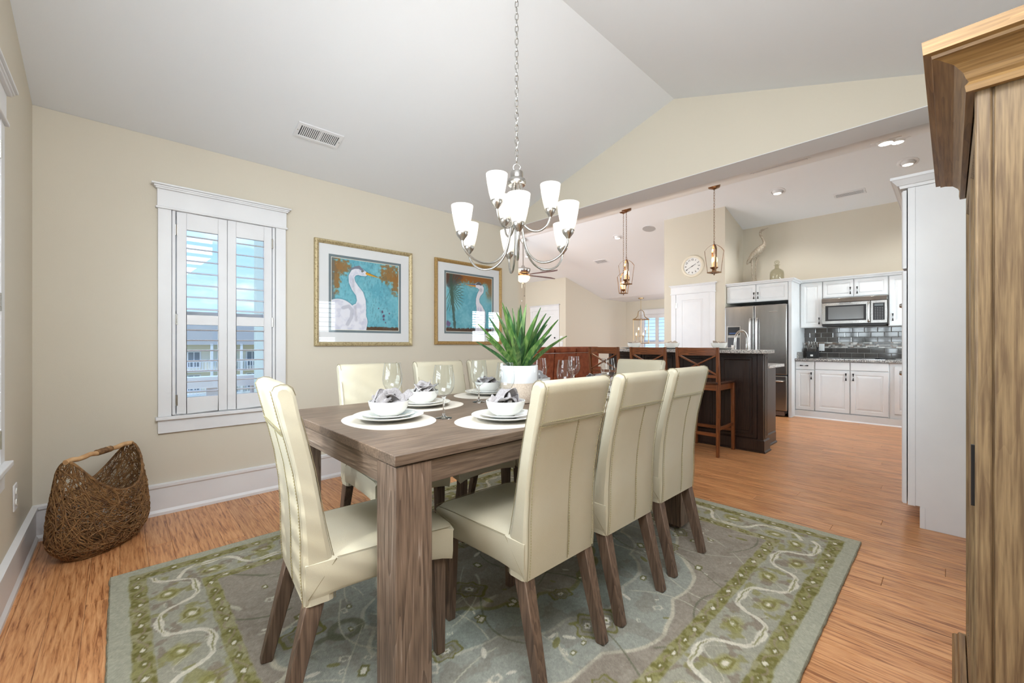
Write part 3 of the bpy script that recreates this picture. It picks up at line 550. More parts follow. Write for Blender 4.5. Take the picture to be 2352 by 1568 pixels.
# ------------------------------------------------------------------ leather dining chairs
def make_chair():
    t = thing('dining_chair', 'x', 'chair', (0, 0, 0), 'cream leather dining chairs around the table'); hw = .183
    rear = [(.330, .002), (.42, -.004), (.52, -.004), (.62, -.010), (.72, -.024), (.80, -.042), (.87, -.060), (.93, -.074), (.955, -.080)]
    top = [(.967, -.074), (.973, -.058), (.971, -.040), (.962, -.028), (.94, -.020)]
    front = [(.88, -.008), (.80, .012), (.72, .030), (.64, .044), (.56, .058), (.48, .075), (.44, .085), (.330, .085)]
    prof = [(y, z) for z, y in rear + top + front]; k = len(prof); xs = [(-hw, .012), (-hw + .004, .004), (-hw + .012, 0), (-hw / 2, 0), (0, 0), (hw / 2, 0), (hw - .012, 0), (hw - .004, .004), (hw, .012)]
    cy = [sum(p[0] for p in prof) / k, 0]; V = []
    for x, ins in xs:
        for j, (y, z) in enumerate(prof):
            cz = min(max(z, .345), .955); yc = np.interp(z, [.33, .44, .62, .8, .97], [.04, .04, .018, -.016, -.05]); bow = .006 * math.cos(x / hw * PI / 2) * (1 if z > .5 else 0)
            V.append((x, y + (yc - y) * ins / .03 + bow * (-1 if y < yc else 1) * .5, z - (ins if z > .95 else 0)))
    n = len(xs); F = [(a * k + j, a * k + (j + 1) % k, (a + 1) * k + (j + 1) % k, (a + 1) * k + j) for a in range(n - 1) for j in range(k)]
    b = MB().add(V, F, True).add(V[:k], [tuple(range(k))]).add(V[-k:], [tuple(range(k - 1, -1, -1))]); b.build('backrest', mLeather, t, sharp=60, world=False)
    # seat box with softly crowned top
    sx, y0, y1, z0, z1 = .205, .004, .475, .335, .462; m = MB(); N = 12; V = []
    for i in range(N + 1):
        for j in range(N + 1):
            a = -1 + 2 * i / N; c = j / N; x = sx * a * (1 - .105 * (1 - c)) ; y = y0 + (y1 - y0) * c; z = z1 + .010 * (1 - a ** 4) * (1 - (2 * c - 1) ** 4) - (.012 if abs(a) > .99 else 0) - (.012 if c > .99 else 0); V.append((x, y, z))
    F = [(i * (N + 1) + j, (i + 1) * (N + 1) + j, (i + 1) * (N + 1) + j + 1, i * (N + 1) + j + 1) for i in range(N) for j in range(N)]; m.add(V, F, True)
    rim = [i * (N + 1) for i in range(N + 1)] + [N * (N + 1) + j for j in range(1, N + 1)] + [i * (N + 1) + N for i in range(N - 1, -1, -1)] + [j for j in range(N - 1, 0, -1)]; RV = [V[q] for q in rim]; nr = len(RV)
    def low(p, z, g): return (p[0] * g, y0 + (p[1] - y0) * (1 if g == 1 else .99), z)
    def arch(p): 
        c = (p[1] - y0) / (y1 - y0); q = max(0, 1 - (2 * c - 1) ** 4); r_ = max(0, 1 - (p[0] / sx) ** 4); return z0 + .022 * max(q if abs(p[0]) > .17 else 0, r_ if c > .98 else 0)
    rows = [RV, [low(p, z1 - .03, 1.012) for p in RV], [low(p, z0 + .03, 1.012) for p in RV], [low(p, arch(p), .985) for p in RV]]; VV = sum(rows, [])
    m.add(VV, [(r_ * nr + q, r_ * nr + (q + 1) % nr, (r_ + 1) * nr + (q + 1) % nr, (r_ + 1) * nr + q) for r_ in range(3) for q in range(nr)], True); m.add(rows[3], [tuple(range(nr))])
    m.build('seat', mLeather, t, sharp=70, world=False)
    # seams
    s = MB()
    for sx_ in (-1, 1):
        s.tube([(sx_ * (hw - .0075), y - .0026, z) for z, y in rear], .0012, 5); s.tube([(sx_ * (hw - .0075), y, z + .0015) for z, y in [rear[-1]] + top], .0012, 5); s.tube([(sx_ * (hw - .0075), y + .002, z) for z, y in front], .0012, 5)
        s.tube([(sx_ * .1878, .09, .455), (sx_ * .193, .2, .455), (sx_ * .2005, .35, .453), (sx_ * .2062, .46, .451)], .0012, 5); s.tube([(sx_ * .188, .088, .452), (sx_ * .1858, .010, .352)], .0012, 5)
    s.tube([(-.2, .4795, .449), (0, .4815, .452), (.2, .4795, .449)], .0012, 5)
    s.tube([(-hw + .006, -.0555, .835), (0, -.0582, .833), (hw - .006, -.0555, .835)], .0013, 5)
    s.tube([(.022, np.interp(z, [a for a, _ in rear], [b_ for _, b_ in rear]) - .0035, z) for z in np.linspace(.34, .832, 14)], .0011, 5)
    s.build('seam', mSeam, t, world=False)
    d = MB()
    for sx_ in (-1, 1):
        for z in np.arange(.34, .955, .009):
            y = np.interp(z, [a for a, _ in rear], [b_ for _, b_ in rear]); d.box(sx_ * (hw - .019) - .0006, sx_ * (hw - .019) + .0006, y - .0042, y - .002, z, z + .0055)
    for x in np.arange(-hw + .02, hw - .02, .009):
        for z in (.828, .842): y = np.interp(z, [a for a, _ in rear], [b_ for _, b_ in rear]); d.box(x, x + .0055, y - .0062, y - .003, z - .0006, z + .0006)
    for z in np.arange(.35, .82, .009): y = np.interp(z, [a for a, _ in rear], [b_ for _, b_ in rear]); d.box(.027, .0282, y - .0055, y - .002, z, z + .0055)
    tag(d.build('stitching', mStitch, t, world=False), kind='stuff')
    for sx_ in (-1, 1):
        MB().beam((sx_ * .156, .036, .350), (sx_ * .163, -.052, 0), .046, .034, up=(0, 1, 0), ta=.052, tb=.036).build('leg', mLeg, t, .003, 1, world=False)
        MB().beam((sx_ * .163, .432, .36), (sx_ * .163, .440, 0), .046, .032, up=(0, 1, 0), ta=.046, tb=.032).build('leg', mLeg, t, .003, 1, world=False)
    return t
ch = make_chair()
put(ch, (.40, 1.45, RT), R(-95.7), 'cream leather dining chair at the near end of the table, turned sideways')
put(ch, (1.115, .925, RT), 0, 'cream leather chair with its back to the camera, nearest of three on the right')
put(ch, (1.572, .93, RT), 0, 'cream leather chair with its back to the camera, middle of three on the right')
put(ch, (2.045, .945, RT), 0, 'cream leather chair on the right side, farthest from the camera beside the stools')
put(ch, (1.06, 2.285, RT), PI, 'cream leather chair on the wall side behind the first two table settings')
put(ch, (1.535, 2.285, RT), PI, 'cream leather chair on the wall side, the middle one under the pictures')
put(ch, (1.965, 2.285, RT), PI, 'cream leather chair on the wall side, behind the green plant')
put(ch, (2.735, 1.57, RT), R(90), 'cream leather chair at the far end of the table before the bar stools')

# ------------------------------------------------------------------ table settings
def lathe_thing(name, prof, m, n=48, label='', cat='plate', group=None):
    o = MB().lathe(prof, n=n).build(name, m, None); return tag(o, label, cat, group)
def scale(prof, k): return [(r * k, z) for r, z in prof]
plate_prof = [(0.0001, .004), (.045, .004), (.048, 0), (.052, 0), (.056, .004), (.085, .006), (.125, .017), (.140, .0215), (.1415, .0235), (.1395, .0245), (.122, .0205), (.085, .0095), (.045, .0075), (.0001, .0075)]
salad_prof = [(.0001, .004), (.035, .004), (.037, 0), (.041, 0), (.045, .004), (.06, .006), (.092, .0145), (.1035, .0185), (.104, .020), (.102, .021), (.088, .0175), (.058, .009), (.03, .0075), (.0001, .0075)]
bowl_prof = [(.0001, .004), (.030, .004), (.032, 0), (.037, 0), (.040, .004), (.058, .013), (.072, .029), (.079, .048), (.0815, .062), (.0812, .0645), (.0788, .0645), (.0765, .050), (.069, .031), (.055, .017), (.035, .009), (.0001, .008)]
def make_mat():
    v = []; a, b = .222, .172; n = 56
    poly = [(a * math.copysign(abs(math.cos(q)) ** .92, math.cos(q)), b * math.copysign(abs(math.sin(q)) ** .92, math.sin(q))) for q in [2 * PI * i / n for i in range(n)]]
    o = MB().prism(poly, 0, .0022).build('placemat', mMat, None, .0006, 1); return o
def make_napkin(seed, m=None, name='napkin'):
    r = random.Random(seed); mb = MB()
    # several folded bands of cloth tucked into the bowl
    for q in range(7):
        az = PI * q / 7 + r.uniform(-.3, .3); L_ = r.uniform(.060, .082); wd = r.uniform(.016, .026); hgt = r.uniform(.036, .070); x0 = r.uniform(-.028, .028); y0 = r.uniform(-.028, .028); ph = r.uniform(0, 6); N, M = 18, 10; V = []; lean = r.uniform(-.9, .9)
        for i in range(N + 1):
            for j in range(M + 1):
                u = -1 + 2 * i / N; v = -1 + 2 * j / M; x = u * L_; y = v * wd * (1 + .3 * math.sin(2.4 * u + ph)) + .012 * math.sin(2.6 * u + ph)
                z = .040 + hgt * max(0, 1 - abs(u) ** 2.4) * (.30 + .70 * (.5 + .5 * v * (1 if q % 2 else -1))) + .006 * math.sin(5 * v + 2 * u + ph) + .004 * math.sin(8 * u + 2 * ph + 2 * v) ; y += lean * (z - .04)
                V.append((x0 + x * math.cos(az) - y * math.sin(az), y0 + x * math.sin(az) + y * math.cos(az), z))
        W_ = []
        for x, y, z in V:
            h_ = math.hypot(x, y); lim = .0725 if z < .070 else .0735 + (z - .070) * 1.6; k_ = min(1, lim / max(h_, 1e-6)); h_ *= k_; W_.append((x * k_, y * k_, max(z, .0185 + max(0, h_ - .045) * 1.25)))
        V = W_
        mb.add(V, [(i * (M + 1) + j, (i + 1) * (M + 1) + j, (i + 1) * (M + 1) + j + 1, i * (M + 1) + j + 1) for i in range(N) for j in range(M)], True)
    o = mb.build(name, m or mLinen, None, sharp=180); s = o.modifiers.new('thick', 'SOLIDIFY'); s.thickness = .0022; s.offset = 0; return o
pl0 = lathe_thing('dinner_plate', plate_prof, mPorc, 56); sp0 = lathe_thing('salad_plate', salad_prof, mPorc, 48); bw0 = lathe_thing('cereal_bowl', bowl_prof, mPorc, 48); mt0 = make_mat()
def place(proto, loc, rz, label, cat, group):
    if proto.get('_used'): o = proto.copy(); COL.objects.link(o)
    else: o = proto; proto['_used'] = 1
    o.location = loc; o.rotation_euler = (0, 0, rz); tag(o, label, cat, group); return o
sets = [((.81, 1.60), R(90), 'near end of the table'), ((1.165, 1.272), 0, 'right, beside the closest chair'), ((1.11, 1.835), R(4), 'wall side nearest the window'),
        ((1.66, 1.975), R(2), 'wall side before the second chair'), ((2.10, 1.955), 0, 'wall side behind the plant pot'), ((1.63, 1.262), 0, 'right side behind the first chair back'), ((2.05, 1.262), 0, 'right side behind the middle chair back'), ((2.285, 1.60), R(90), 'far end of the table')]
for i, ((x, y), rz, w) in enumerate(sets):
    place(mt0, (x, y, TZ), rz, f'cream oval placemat on the {w}', 'placemat', 'oval placemats'); z = TZ + .0022
    place(pl0, (x, y, z), 0, f'large white dinner plate on the {w}', 'plate', 'dinner plates'); z += .0075
    place(sp0, (x, y, z), 0, f'small white salad plate stacked on the {w}', 'plate', 'salad plates'); z += .0075
    place(bw0, (x, y, z), 0, f'white bowl holding a grey napkin on the {w}', 'bowl', 'white bowls'); nk = make_napkin(20 + i); nk.location = (x, y, z); nk.rotation_euler = (0, 0, i * 1.3)
    tag(nk, f'crumpled grey linen napkin in the bowl on the {w}', 'napkin', 'grey linen napkins')
def glass_solid():
    m = bpy.data.materials.new('solid_glass'); m.use_nodes = True; b = m.node_tree.nodes['Principled BSDF']; b.inputs['Transmission Weight'].default_value = 1; b.inputs['Roughness'].default_value = 0; b.inputs['IOR'].default_value = 1.45; b.inputs['Base Color'].default_value = (.98, .99, .99, 1); return m
mSolid = glass_solid(); mBowlG = glassmat('thin_glass', (248, 250, 250), 1.5, 0, 1.7)
gproto = thing('wine_glass', 'x', 'glass', (0, 0, 0), 'stemmed wine glasses')
MB().lathe([(.0001, 0), (.0345, 0), (.035, .0012), (.022, .0035), (.012, .006), (.0001, .006)], n=36).build('foot', mSolid, gproto, world=False)
MB().lathe([(.0001, .005), (.012, .0058), (.0068, .012), (.0046, .022), (.0038, .04), (.0038, .065), (.0046, .080), (.0085, .088), (.013, .0915), (.0001, .0925)], n=20).build('stem', mSolid, gproto, world=False)
MB().lathe([(.012, .0912), (.020, .095), (.034, .108), (.043, .127), (.0465, .148), (.0455, .170), (.0415, .198), (.0375, .224)], n=40).tube([(.0375 * math.cos(2 * PI * k / 40), .0375 * math.sin(2 * PI * k / 40), .224) for k in range(40)], .0006, 5, closed=True).build('bowl', mBowlG, gproto, world=False)
for (x, y), w in (((.93, 1.80), 'leftmost, behind the bowl at the near end'), ((.999, 1.479), 'the nearest, with its whole stem in view'), ((1.414, 1.758), 'third from the left, before the left bowls'), ((1.345, 1.47), 'standing just left of the white plant pot'), ((1.90, 1.76), 'half hidden behind the right of the pot'), ((1.80, 1.475), 'before the brown sofa, behind the nearest chair'), ((2.38, 1.87), 'tall and farthest back before the sofa'), ((2.22, 1.475), 'rightmost, in front of a grey napkin')):
    put(gproto, (x, y, TZ + .0006), 0, 'clear stemmed wine glass, ' + w)

# ------------------------------------------------------------------ potted agave
PXY = (1.578, 1.612)
t = thing('potted_agave', 'spiky green agave in a two-tone white and sand pot, centre of the table', 'plant', (*PXY, TZ))
MB().lathe([(.0001, .006), (.07, .006), (.074, 0), (.086, .004), (.097, .03), (.1, .06), (.1, .108)], (*PXY, TZ), 48).build('pot_base', mat('sand_stoneware', (212, 198, 182), .8, bump=(200, .3), vary=((190, 172, 154), 150)), t)
MB().lathe([(.1, .108), (.1015, .112), (.1015, .196), (.0995, .2), (.094, .2), (.092, .19), (.092, .16), (.0001, .158)], (*PXY, TZ), 48).build('pot_glaze', mat('white_glaze', (226, 228, 232), .12, bump=(20, .03), coat=.4), t)
mLeaf = mat('agave_green', (66, 108, 48), .36, bump=(30, .25, (1, 1, .2)), vary=((142, 170, 96), 60, (1, 1, .12), .45, .75)); mLeafD = mat('agave_green_dark', (38, 78, 44), .36, bump=(30, .25, (1, 1, .2)), vary=((96, 138, 76), 60, (1, 1, .12), .45, .75))
def leaf(az, el, L_, w, m_, bend=.12, base=.0):
    mb = MB(); N = 12; V = []; d = Vector((math.cos(az), math.sin(az), 0)); sd = Vector((-math.sin(az), math.cos(az), 0)); p = Vector((*PXY, TZ + .165 + base)) + d * .012; e = el; st = L_ / N
    for i in range(N + 1):
        t_ = i / N; wd = w * (.50 + 1.0 * t_ if t_ < .45 else (.95 * (1 - (t_ - .45) / .55) ** .75)) * (1 if i < N else 0) + .0006; nn = (Vector((0, 0, 1)) * math.cos(e) - d * math.sin(e)); f = wd * .32
        V += [p + sd * wd * .5 + nn * f, p + sd * wd * .2 + nn * f * .15, p - nn * .0015, p - sd * wd * .2 + nn * f * .15, p - sd * wd * .5 + nn * f, p - nn * (.004 + .004 * (1 - t_))]
        p = p + (d * math.cos(e) + Vector((0, 0, 1)) * math.sin(e)) * st; e -= bend / N * (1 if t_ > .3 else -.3)
    F = [(i * 6 + k, i * 6 + (k + 1) % 6, (i + 1) * 6 + (k + 1) % 6, (i + 1) * 6 + k) for i in range(N) for k in range(6)]; mb.add(V, F, True).build('leaf', m_, t, sharp=75)
rl = random.Random(5); k = 0
for ring_, (n_, el, L_, w_) in enumerate(((8, 43, .300, .046), (8, 53, .325, .050), (7, 64, .345, .052), (5, 76, .370, .048), (3, 85, .330, .034))):
    for i in range(n_):
        leaf(2 * PI * (i + .5 * (ring_ % 2)) / n_ + rl.uniform(-.14, .14) + ring_ * .4, R(el + rl.uniform(-5, 5)), L_ * rl.uniform(.88, 1.06), w_ * rl.uniform(.9, 1.1), mLeaf if (k % 3) else mLeafD, R(rl.uniform(4, 16)), .004 * ring_); k += 1

# ------------------------------------------------------------------ chandelier
def shade_mat():
    m = bpy.data.materials.new('frosted_shade'); m.use_nodes = True; N = m.node_tree.nodes; L = m.node_tree.links; N.remove(N['Principled BSDF'])
    t1 = N.new('ShaderNodeBsdfTranslucent'); t1.inputs[0].default_value = C4((252, 250, 246)); d = N.new('ShaderNodeBsdfPrincipled'); d.inputs['Base Color'].default_value = C4((244, 244, 242)); d.inputs['Roughness'].default_value = .35
    mix = N.new('ShaderNodeMixShader'); mix.inputs[0].default_value = .4; L.new(t1.outputs[0], mix.inputs[1]); L.new(d.outputs[0], mix.inputs[2]); L.new(mix.outputs[0], N['Material Output'].inputs[0])
    return m
mShade = shade_mat(); mBulb = mat('warm_bulb', (255, 250, 240), .5, emit=((255, 240, 220), 3), bump=(4, .01))
CX, CY = 1.481, 1.532
t = thing('chandelier', 'brushed nickel chandelier with nine frosted glass shades on two tiers', 'chandelier', (CX, CY, 1.53), None)
top_z = ZB + .2985 * (YB - CY)
MB().lathe([(.0001, .0), (.05, 0), (.066, .012), (.066, .03)], (CX, CY, top_z - .03), 32).build('ceiling_canopy', mNickel, t)
z = 2.03; i = 0
while z < top_z - .04:
    a = (1, 0, 0) if i % 2 else (0, 1, 0); a = (math.cos(.5 + i * PI / 2), math.sin(.5 + i * PI / 2), 0)
    MB().torus((CX, CY, z + .017), a, (0, 0, 1), .0085, .019, .0024, 14, 5).build('chain_link', mNickel, t); z += .0318; i += 1
MB().torus((CX, CY, 2.004), Rv + (0,), (0, 0, 1), .018, .018, .0032, 20, 6).tube([(CX, CY, 1.98), (CX, CY, 1.987)], .006, 10).build('hanging_loop', mNickel, t)
MB().lathe([(.0001, 1.985), (.03, 1.983), (.033, 1.975), (.033, 1.95), (.044, 1.942), (.047, 1.93), (.047, 1.92), (.042, 1.912), (.0001, 1.912)], (CX, CY, 0), 40).build('top_cap', mNickel, t)
for k in range(6):
    a = 2 * PI * k / 6; x, y = CX + .026 * math.cos(a), CY + .026 * math.sin(a); MB().tube([(x, y, 1.92), (x, y, 1.72)], .0042, 8).build('column_rod', mNickel, t)
MB().lathe([(.0001, 1.735), (.03, 1.735), (.034, 1.728), (.03, 1.712), (.016, 1.70), (.011, 1.69), (.011, 1.56), (.008, 1.552), (.0001, 1.549)], (CX, CY, 0), 32).build('centre_stem', mNickel, t)
def spline(P, n=8):
    out = []
    for i in range(len(P) - 1):
        p0, p1, p2, p3 = [Vector(P[min(max(j, 0), len(P) - 1)]) for j in (i - 1, i, i + 1, i + 2)]
        for k in range(n): s = k / n; out.append(.5 * ((2 * p1) + (p2 - p0) * s + (2 * p0 - 5 * p1 + 4 * p2 - p3) * s * s + (3 * p1 - p0 - 3 * p2 + p3) * s ** 3))
    out.append(Vector(P[-1])); return out
def lamp_arm(az_lat, az_dep, r_, ztop, tier):
    d = Vector((Fv[0] * az_dep + Rv[0] * az_lat, Fv[1] * az_dep + Rv[1] * az_lat, 0)).normalized(); c0 = Vector((CX, CY, 0)); zc = ztop - .162
    P = ([(.012, ztop + .02), (.03, ztop - .05), (.062, zc - .02), (.12, zc - .085), (.19, zc - .100), (.255, zc - .078), (.292, zc - .035), (.30, zc)] if tier == 'low' else [(.012, zc + .03), (.03, zc - .03), (.07, zc - .068), (.115, zc - .072), (.152, zc - .045), (.17, zc)])
    A = MB().tube(spline([c0 + d * a * (r_ / P[-1][0] if a > .02 else 1) + Vector((0, 0, b)) for a, b in P], 6), .0056, 10).build('arm', mNickel, t)
    c = c0 + d * r_; MB().lathe([(.0001, -.004), (.008, -.003), (.014, .006), (.025, .02), (.0295, .033), (.0285, .037), (.0001, .037)], (c.x, c.y, zc), 32, flute=(14, .02)).build('cup', mNickel, A)
    MB().lathe([(.026, .034), (.030, .042), (.0385, .075), (.0465, .118), (.0515, .155), (.0522, .162), (.0505, .162), (.0497, .155), (.0447, .118), (.0367, .077), (.028, .045), (.0001, .040)], (c.x, c.y, zc), 40).build('glass_shade', mShade, A)
    MB().lathe([(.0001, .05), (.010, .05), (.011, .07), (.018, .092), (.020, .108), (.015, .122), (.0001, .128)], (c.x, c.y, zc), 16).build('bulb', mBulb, A)
    l = bpy.data.lights.new('bulb_light', 'POINT'); l.energy = .75; l.shadow_soft_size = .018; l.color = (1, .97, .94); o = bpy.data.objects.new('bulb_light', l); COL.objects.link(o); o.location = (c.x, c.y, zc + .136)
for q in range(6):
    a = R((-89, -37, 32, 98, 150, -151)[q]); lamp_arm(math.cos(a), math.sin(a), .30, 1.76, 'low')
for la, de in ((-.098, -.144), (.169, -.013), (-.063, .157)): lamp_arm(la, de, .172, 1.912, 'up')

# ------------------------------------------------------------------ framed heron prints
def heron_art(right):
    pts = ([(.30, .20), (.26, .12), (.34, .28), (.335, .4), (.44, .52), (.50, .63), (.47, .74), (.36, .80)] if not right else [])
    def cap(x, y, a, b, r0, r1):
        ax, ay = a; bx, by = b; dx, dy = bx - ax, by - ay; tt = np.clip(((x - ax) * dx + (y - ay) * dy) / (dx * dx + dy * dy + 1e-9), 0, 1); return np.hypot(x - ax - tt * dx, y - ay - tt * dy) - (r0 + (r1 - r0) * tt)
    def chain(x, y, P):
        d = np.full(x.shape, 9.)
        for (a, b, r0), (a2, b2, r1) in zip(P, P[1:]): d = np.minimum(d, cap(x, y, (a, b), (a2, b2), r0, r1))
        return d
    def fn(x, y):
        w = x.max(); u = x / w; v = y / y.max(); n1 = fbm(u, v, 5, 3 + right, 6); n2 = fbm(u, v, 30, 8 + right, 5)
        c = np.zeros(u.shape + (3,)) + np.array((118, 184, 198)) / 255; c = mixc(c, (92, 162, 180), sm(.35, .7, n1) * .8); c = mixc(c, (142, 202, 212), sm(.45, .75, n2) * .4)
        if not right:
            for cx_, cy_, rx, ry in ((.10, .88, .17, .13), (.06, .72, .06, .28), (.86, .86, .17, .17), (.95, .75, .09, .2)): c = mixc(c, (150, 108, 60), (1 - sm(.5, 1.15, np.hypot((u - cx_) / rx, (v - cy_) / ry) + (n2 - .5) * 1.6)) * .9)
            c = mixc(c, (106, 110, 112), (1 - sm(.02, .06, u + (n2 - .5) * .06)) * .7)
            for cx_, cy_, r_ in ((.74, .28, .018), (.76, .22, .022), (.76, .17, .014), (.85, .26, .012), (.68, .33, .010), (.79, .12, .010)): c = mixc(c, (96, 70, 96), (1 - sm(.6, 1.2, np.hypot((u - cx_) / r_, (v - cy_) / r_ * .8) + (n2 - .5) * 1.2)) * .9)
            c = mixc(c, (90, 68, 50), (1 - sm(.045, .055, v + (n2 - .5) * .03)) * sm(.36, .40, u)); c = mixc(c, (60, 90, 110), sm(.63, .67, fbm(u * 2, v * .8, 30, 77, 3)) * .22)
            body = np.minimum(np.hypot((u - .10) / 1.1, (v - .16) / 1.15) - .235, chain(u, v, [(.30, .0, .19), (.34, .12, .17), (.37, .26, .12)])); S_ = .0
            neck = chain(u, v, [(.36, .20, .13), (.405, .32, .086), (.42, .42, .064), (.395, .52, .058), (.33, .60, .055), (.285, .68, .046), (.275, .76, .040), (.31, .82, .044), (.37, .845, .050), (.42, .838, .052), (.47, .822, .036)])
            d = np.minimum(body, neck); c = mixc(c, (70, 110, 130), (1 - sm(0, .02, d)) * .5); c = mixc(c, (226, 226, 234), 1 - sm(-.004, .004, d)); fe = fbm(u + v * .8, v - u, 12, 55, 4)
            c = mixc(c, (184, 186, 206), (1 - sm(-.02, .0, d)) * sm(.4, .8, fe) * .6); c = mixc(c, (148, 150, 166), (1 - sm(.010, .024, np.abs(chain(u, v, [(.16, .31, .0), (.24, .335, .0), (.285, .28, .0), (.275, .18, .0), (.22, .08, .0)]) - .008))) * .4)
            c = mixc(c, (168, 166, 176), (1 - sm(-.03, .012, chain(u, v, [(.345, .14, .004), (.30, .72, .0)]) - .02)) * (1 - sm(-.01, .0, neck)) * .45)
            cr_ = chain(u, v, [(.25, .86, .004), (.33, .895, .016), (.385, .905, .022), (.45, .86, .010)]); c = mixc(c, (122, 126, 142), 1 - sm(-.002, .006, cr_))
            c = mixc(c, (44, 58, 66), 1 - sm(.010, .016, np.hypot(u - .43, (v - .85) * 1.1))); c = mixc(c, (226, 216, 130), 1 - sm(.003, .007, np.hypot(u - .43, v - .852)))
            bk = chain(u, v, [(.50, .828, .018), (.58, .808, .011), (.685, .785, .001)]); c = mixc(c, (214, 154, 44), 1 - sm(-.001, .004, bk)); c = mixc(c, (96, 84, 60), (1 - sm(.001, .004, np.abs(chain(u, v, [(.50, .846, .0), (.66, .797, .0)]) - .001))) * .8)
        else:
            c = mixc(c, (150, 92, 40), sm(.80, .93, v + (n2 - .5) * .2) * .95); c = mixc(c, (136, 96, 56), sm(.82, .95, u + (n2 - .5) * .15) * sm(.5, .75, v) * .8); c = mixc(c, (84, 66, 66), (1 - sm(.18, .30, np.hypot(u - .08, (v - 1.0)) + (n2 - .5) * .15)) * .8)
            tr = np.abs(u - (.10 + .09 * (1 - v) ** 1.5)) - .02; c = mixc(c, (66, 82, 74), (1 - sm(0, .012, tr + (n2 - .5) * .03)) * .8)
            for k in range(34):
                a = -1.9 + k * .115; lx, ly = .10, .60 if k % 2 else .75; px = (u - lx) * math.cos(a) + (v - ly) * math.sin(a); py = -(u - lx) * math.sin(a) + (v - ly) * math.cos(a) + .5 * px * px; c = mixc(c, (72, 98, 86), (1 - sm(.003, .010, np.abs(py))) * (px > 0) * (1 - sm(.22, .30, px)) * .7)
            c = mixc(c, (84, 64, 54), (1 - sm(.045, .07, v + (n2 - .5) * .05))); c = mixc(c, (126, 76, 120), (1 - sm(.03, .06, np.hypot(u - .04, v - .13) + (n2 - .5) * .05)) * .7)
            d = chain(u, v, [(.72, .0, .105), (.74, .2, .112), (.745, .34, .105), (.72, .43, .075), (.675, .52, .045), (.67, .60, .036), (.70, .68, .040), (.755, .75, .050), (.76, .80, .054), (.70, .85, .058), (.655, .845, .045)])
            c = mixc(c, (60, 96, 110), (1 - sm(0, .018, d)) * .5); c = mixc(c, (228, 226, 234), 1 - sm(-.004, .004, d)); fe = fbm(u * 2.2, v * .5, 14, 57, 4); c = mixc(c, (186, 180, 208), (1 - sm(-.015, 0, d)) * sm(.4, .8, fe) * (1 - sm(.4, .5, v)) * .8)
            c = mixc(c, (96, 92, 98), 1 - sm(-.002, .006, chain(u, v, [(.64, .865, .010), (.70, .885, .024), (.75, .865, .012)]))); c = mixc(c, (176, 174, 184), (1 - sm(0, .02, np.hypot(u - .745, (v - .77)) - .025)) * .6)
            c = mixc(c, (216, 142, 50), 1 - sm(-.001, .004, chain(u, v, [(.615, .832, .015), (.41, .838, .002)]))); c = mixc(c, (96, 110, 150), 1 - sm(-.001, .004, chain(u, v, [(.615, .855, .010), (.44, .845, .002)])))
        return c
    return fn
mFrame1 = mat('champagne_frame', (186, 170, 132), .38, .35, bump=(160, .9), vary=((146, 128, 92), 90, (1, 1, 1), .5, .66)); mFrame2 = mat('gold_frame', (176, 144, 92), .38, .35, bump=(160, .6), vary=((150, 120, 72), 70, (1, 1, 1), .45, .7))
mMatB = mat('white_mat_board', (222, 223, 224), .9, bump=(300, .05)); mMatG = mat('slate_mat_board', (110, 124, 130), .9, bump=(300, .05)); mMatC = mat('cream_bevel', (232, 228, 214), .9, bump=(300, .05)); mPG = glassmat('picture_glass', (255, 255, 255), 1.42, .0, .55); mArtM = vcolmat('print_paper', .85, None, .1)
def picture(x0, x1, z0, z1, right, mf, label):
    yb = YB; t = thing('framed_picture', label, 'picture', ((x0 + x1) / 2, yb, z0)); w, h = x1 - x0, z1 - z0; o = (x0, yb, z0)
    MB().nested(o, (1, 0, 0), (0, 0, 1), (0, -1, 0), w, h, [(0, 0), (0, .022), (.004, .028), (.016, .030), (.030, .022), (.034, .016), (.035, .006)], False).build('frame', mf, t, sharp=30)
    MB().nested(o, (1, 0, 0), (0, 0, 1), (0, -1, 0), w, h, [(.034, .012), (.112, .012), (.113, .010)], False).build('mat_board', mMatB, t)
    MB().nested(o, (1, 0, 0), (0, 0, 1), (0, -1, 0), w, h, [(.111, .0095), (.132, .0095), (.1325, .008)], False).build('inner_mat', mMatG, t)
    MB().nested(o, (1, 0, 0), (0, 0, 1), (0, -1, 0), w, h, [(.131, .0078), (.1365, .0078), (.137, .0065)], False).build('bevel_line', mMatC, t)
    a = .136; P, F, Cc = paint_grid(230, 230, w - 2 * a, h - 2 * a, heron_art(right), lambda x, y: np.stack([x + x0 + a - (x0 + x1) / 2, 0 * x - .006, y + a], -1)); q = grid_mesh('print', P, F, Cc, mArtM); q.parent = t
    MB().box(x0 + .033, x1 - .033, yb - .0165, yb - .0155, z0 + .033, z1 - .033).build('glass_pane', mPG, t)
picture(1.13, 2.005, 1.083, 1.952, 0, mFrame1, 'framed print of a white heron facing right on turquoise, in a champagne frame')
picture(2.258, 3.138, 1.093, 1.955, 1, mFrame2, 'framed print of a white heron facing left beside a palm, in a gold frame')

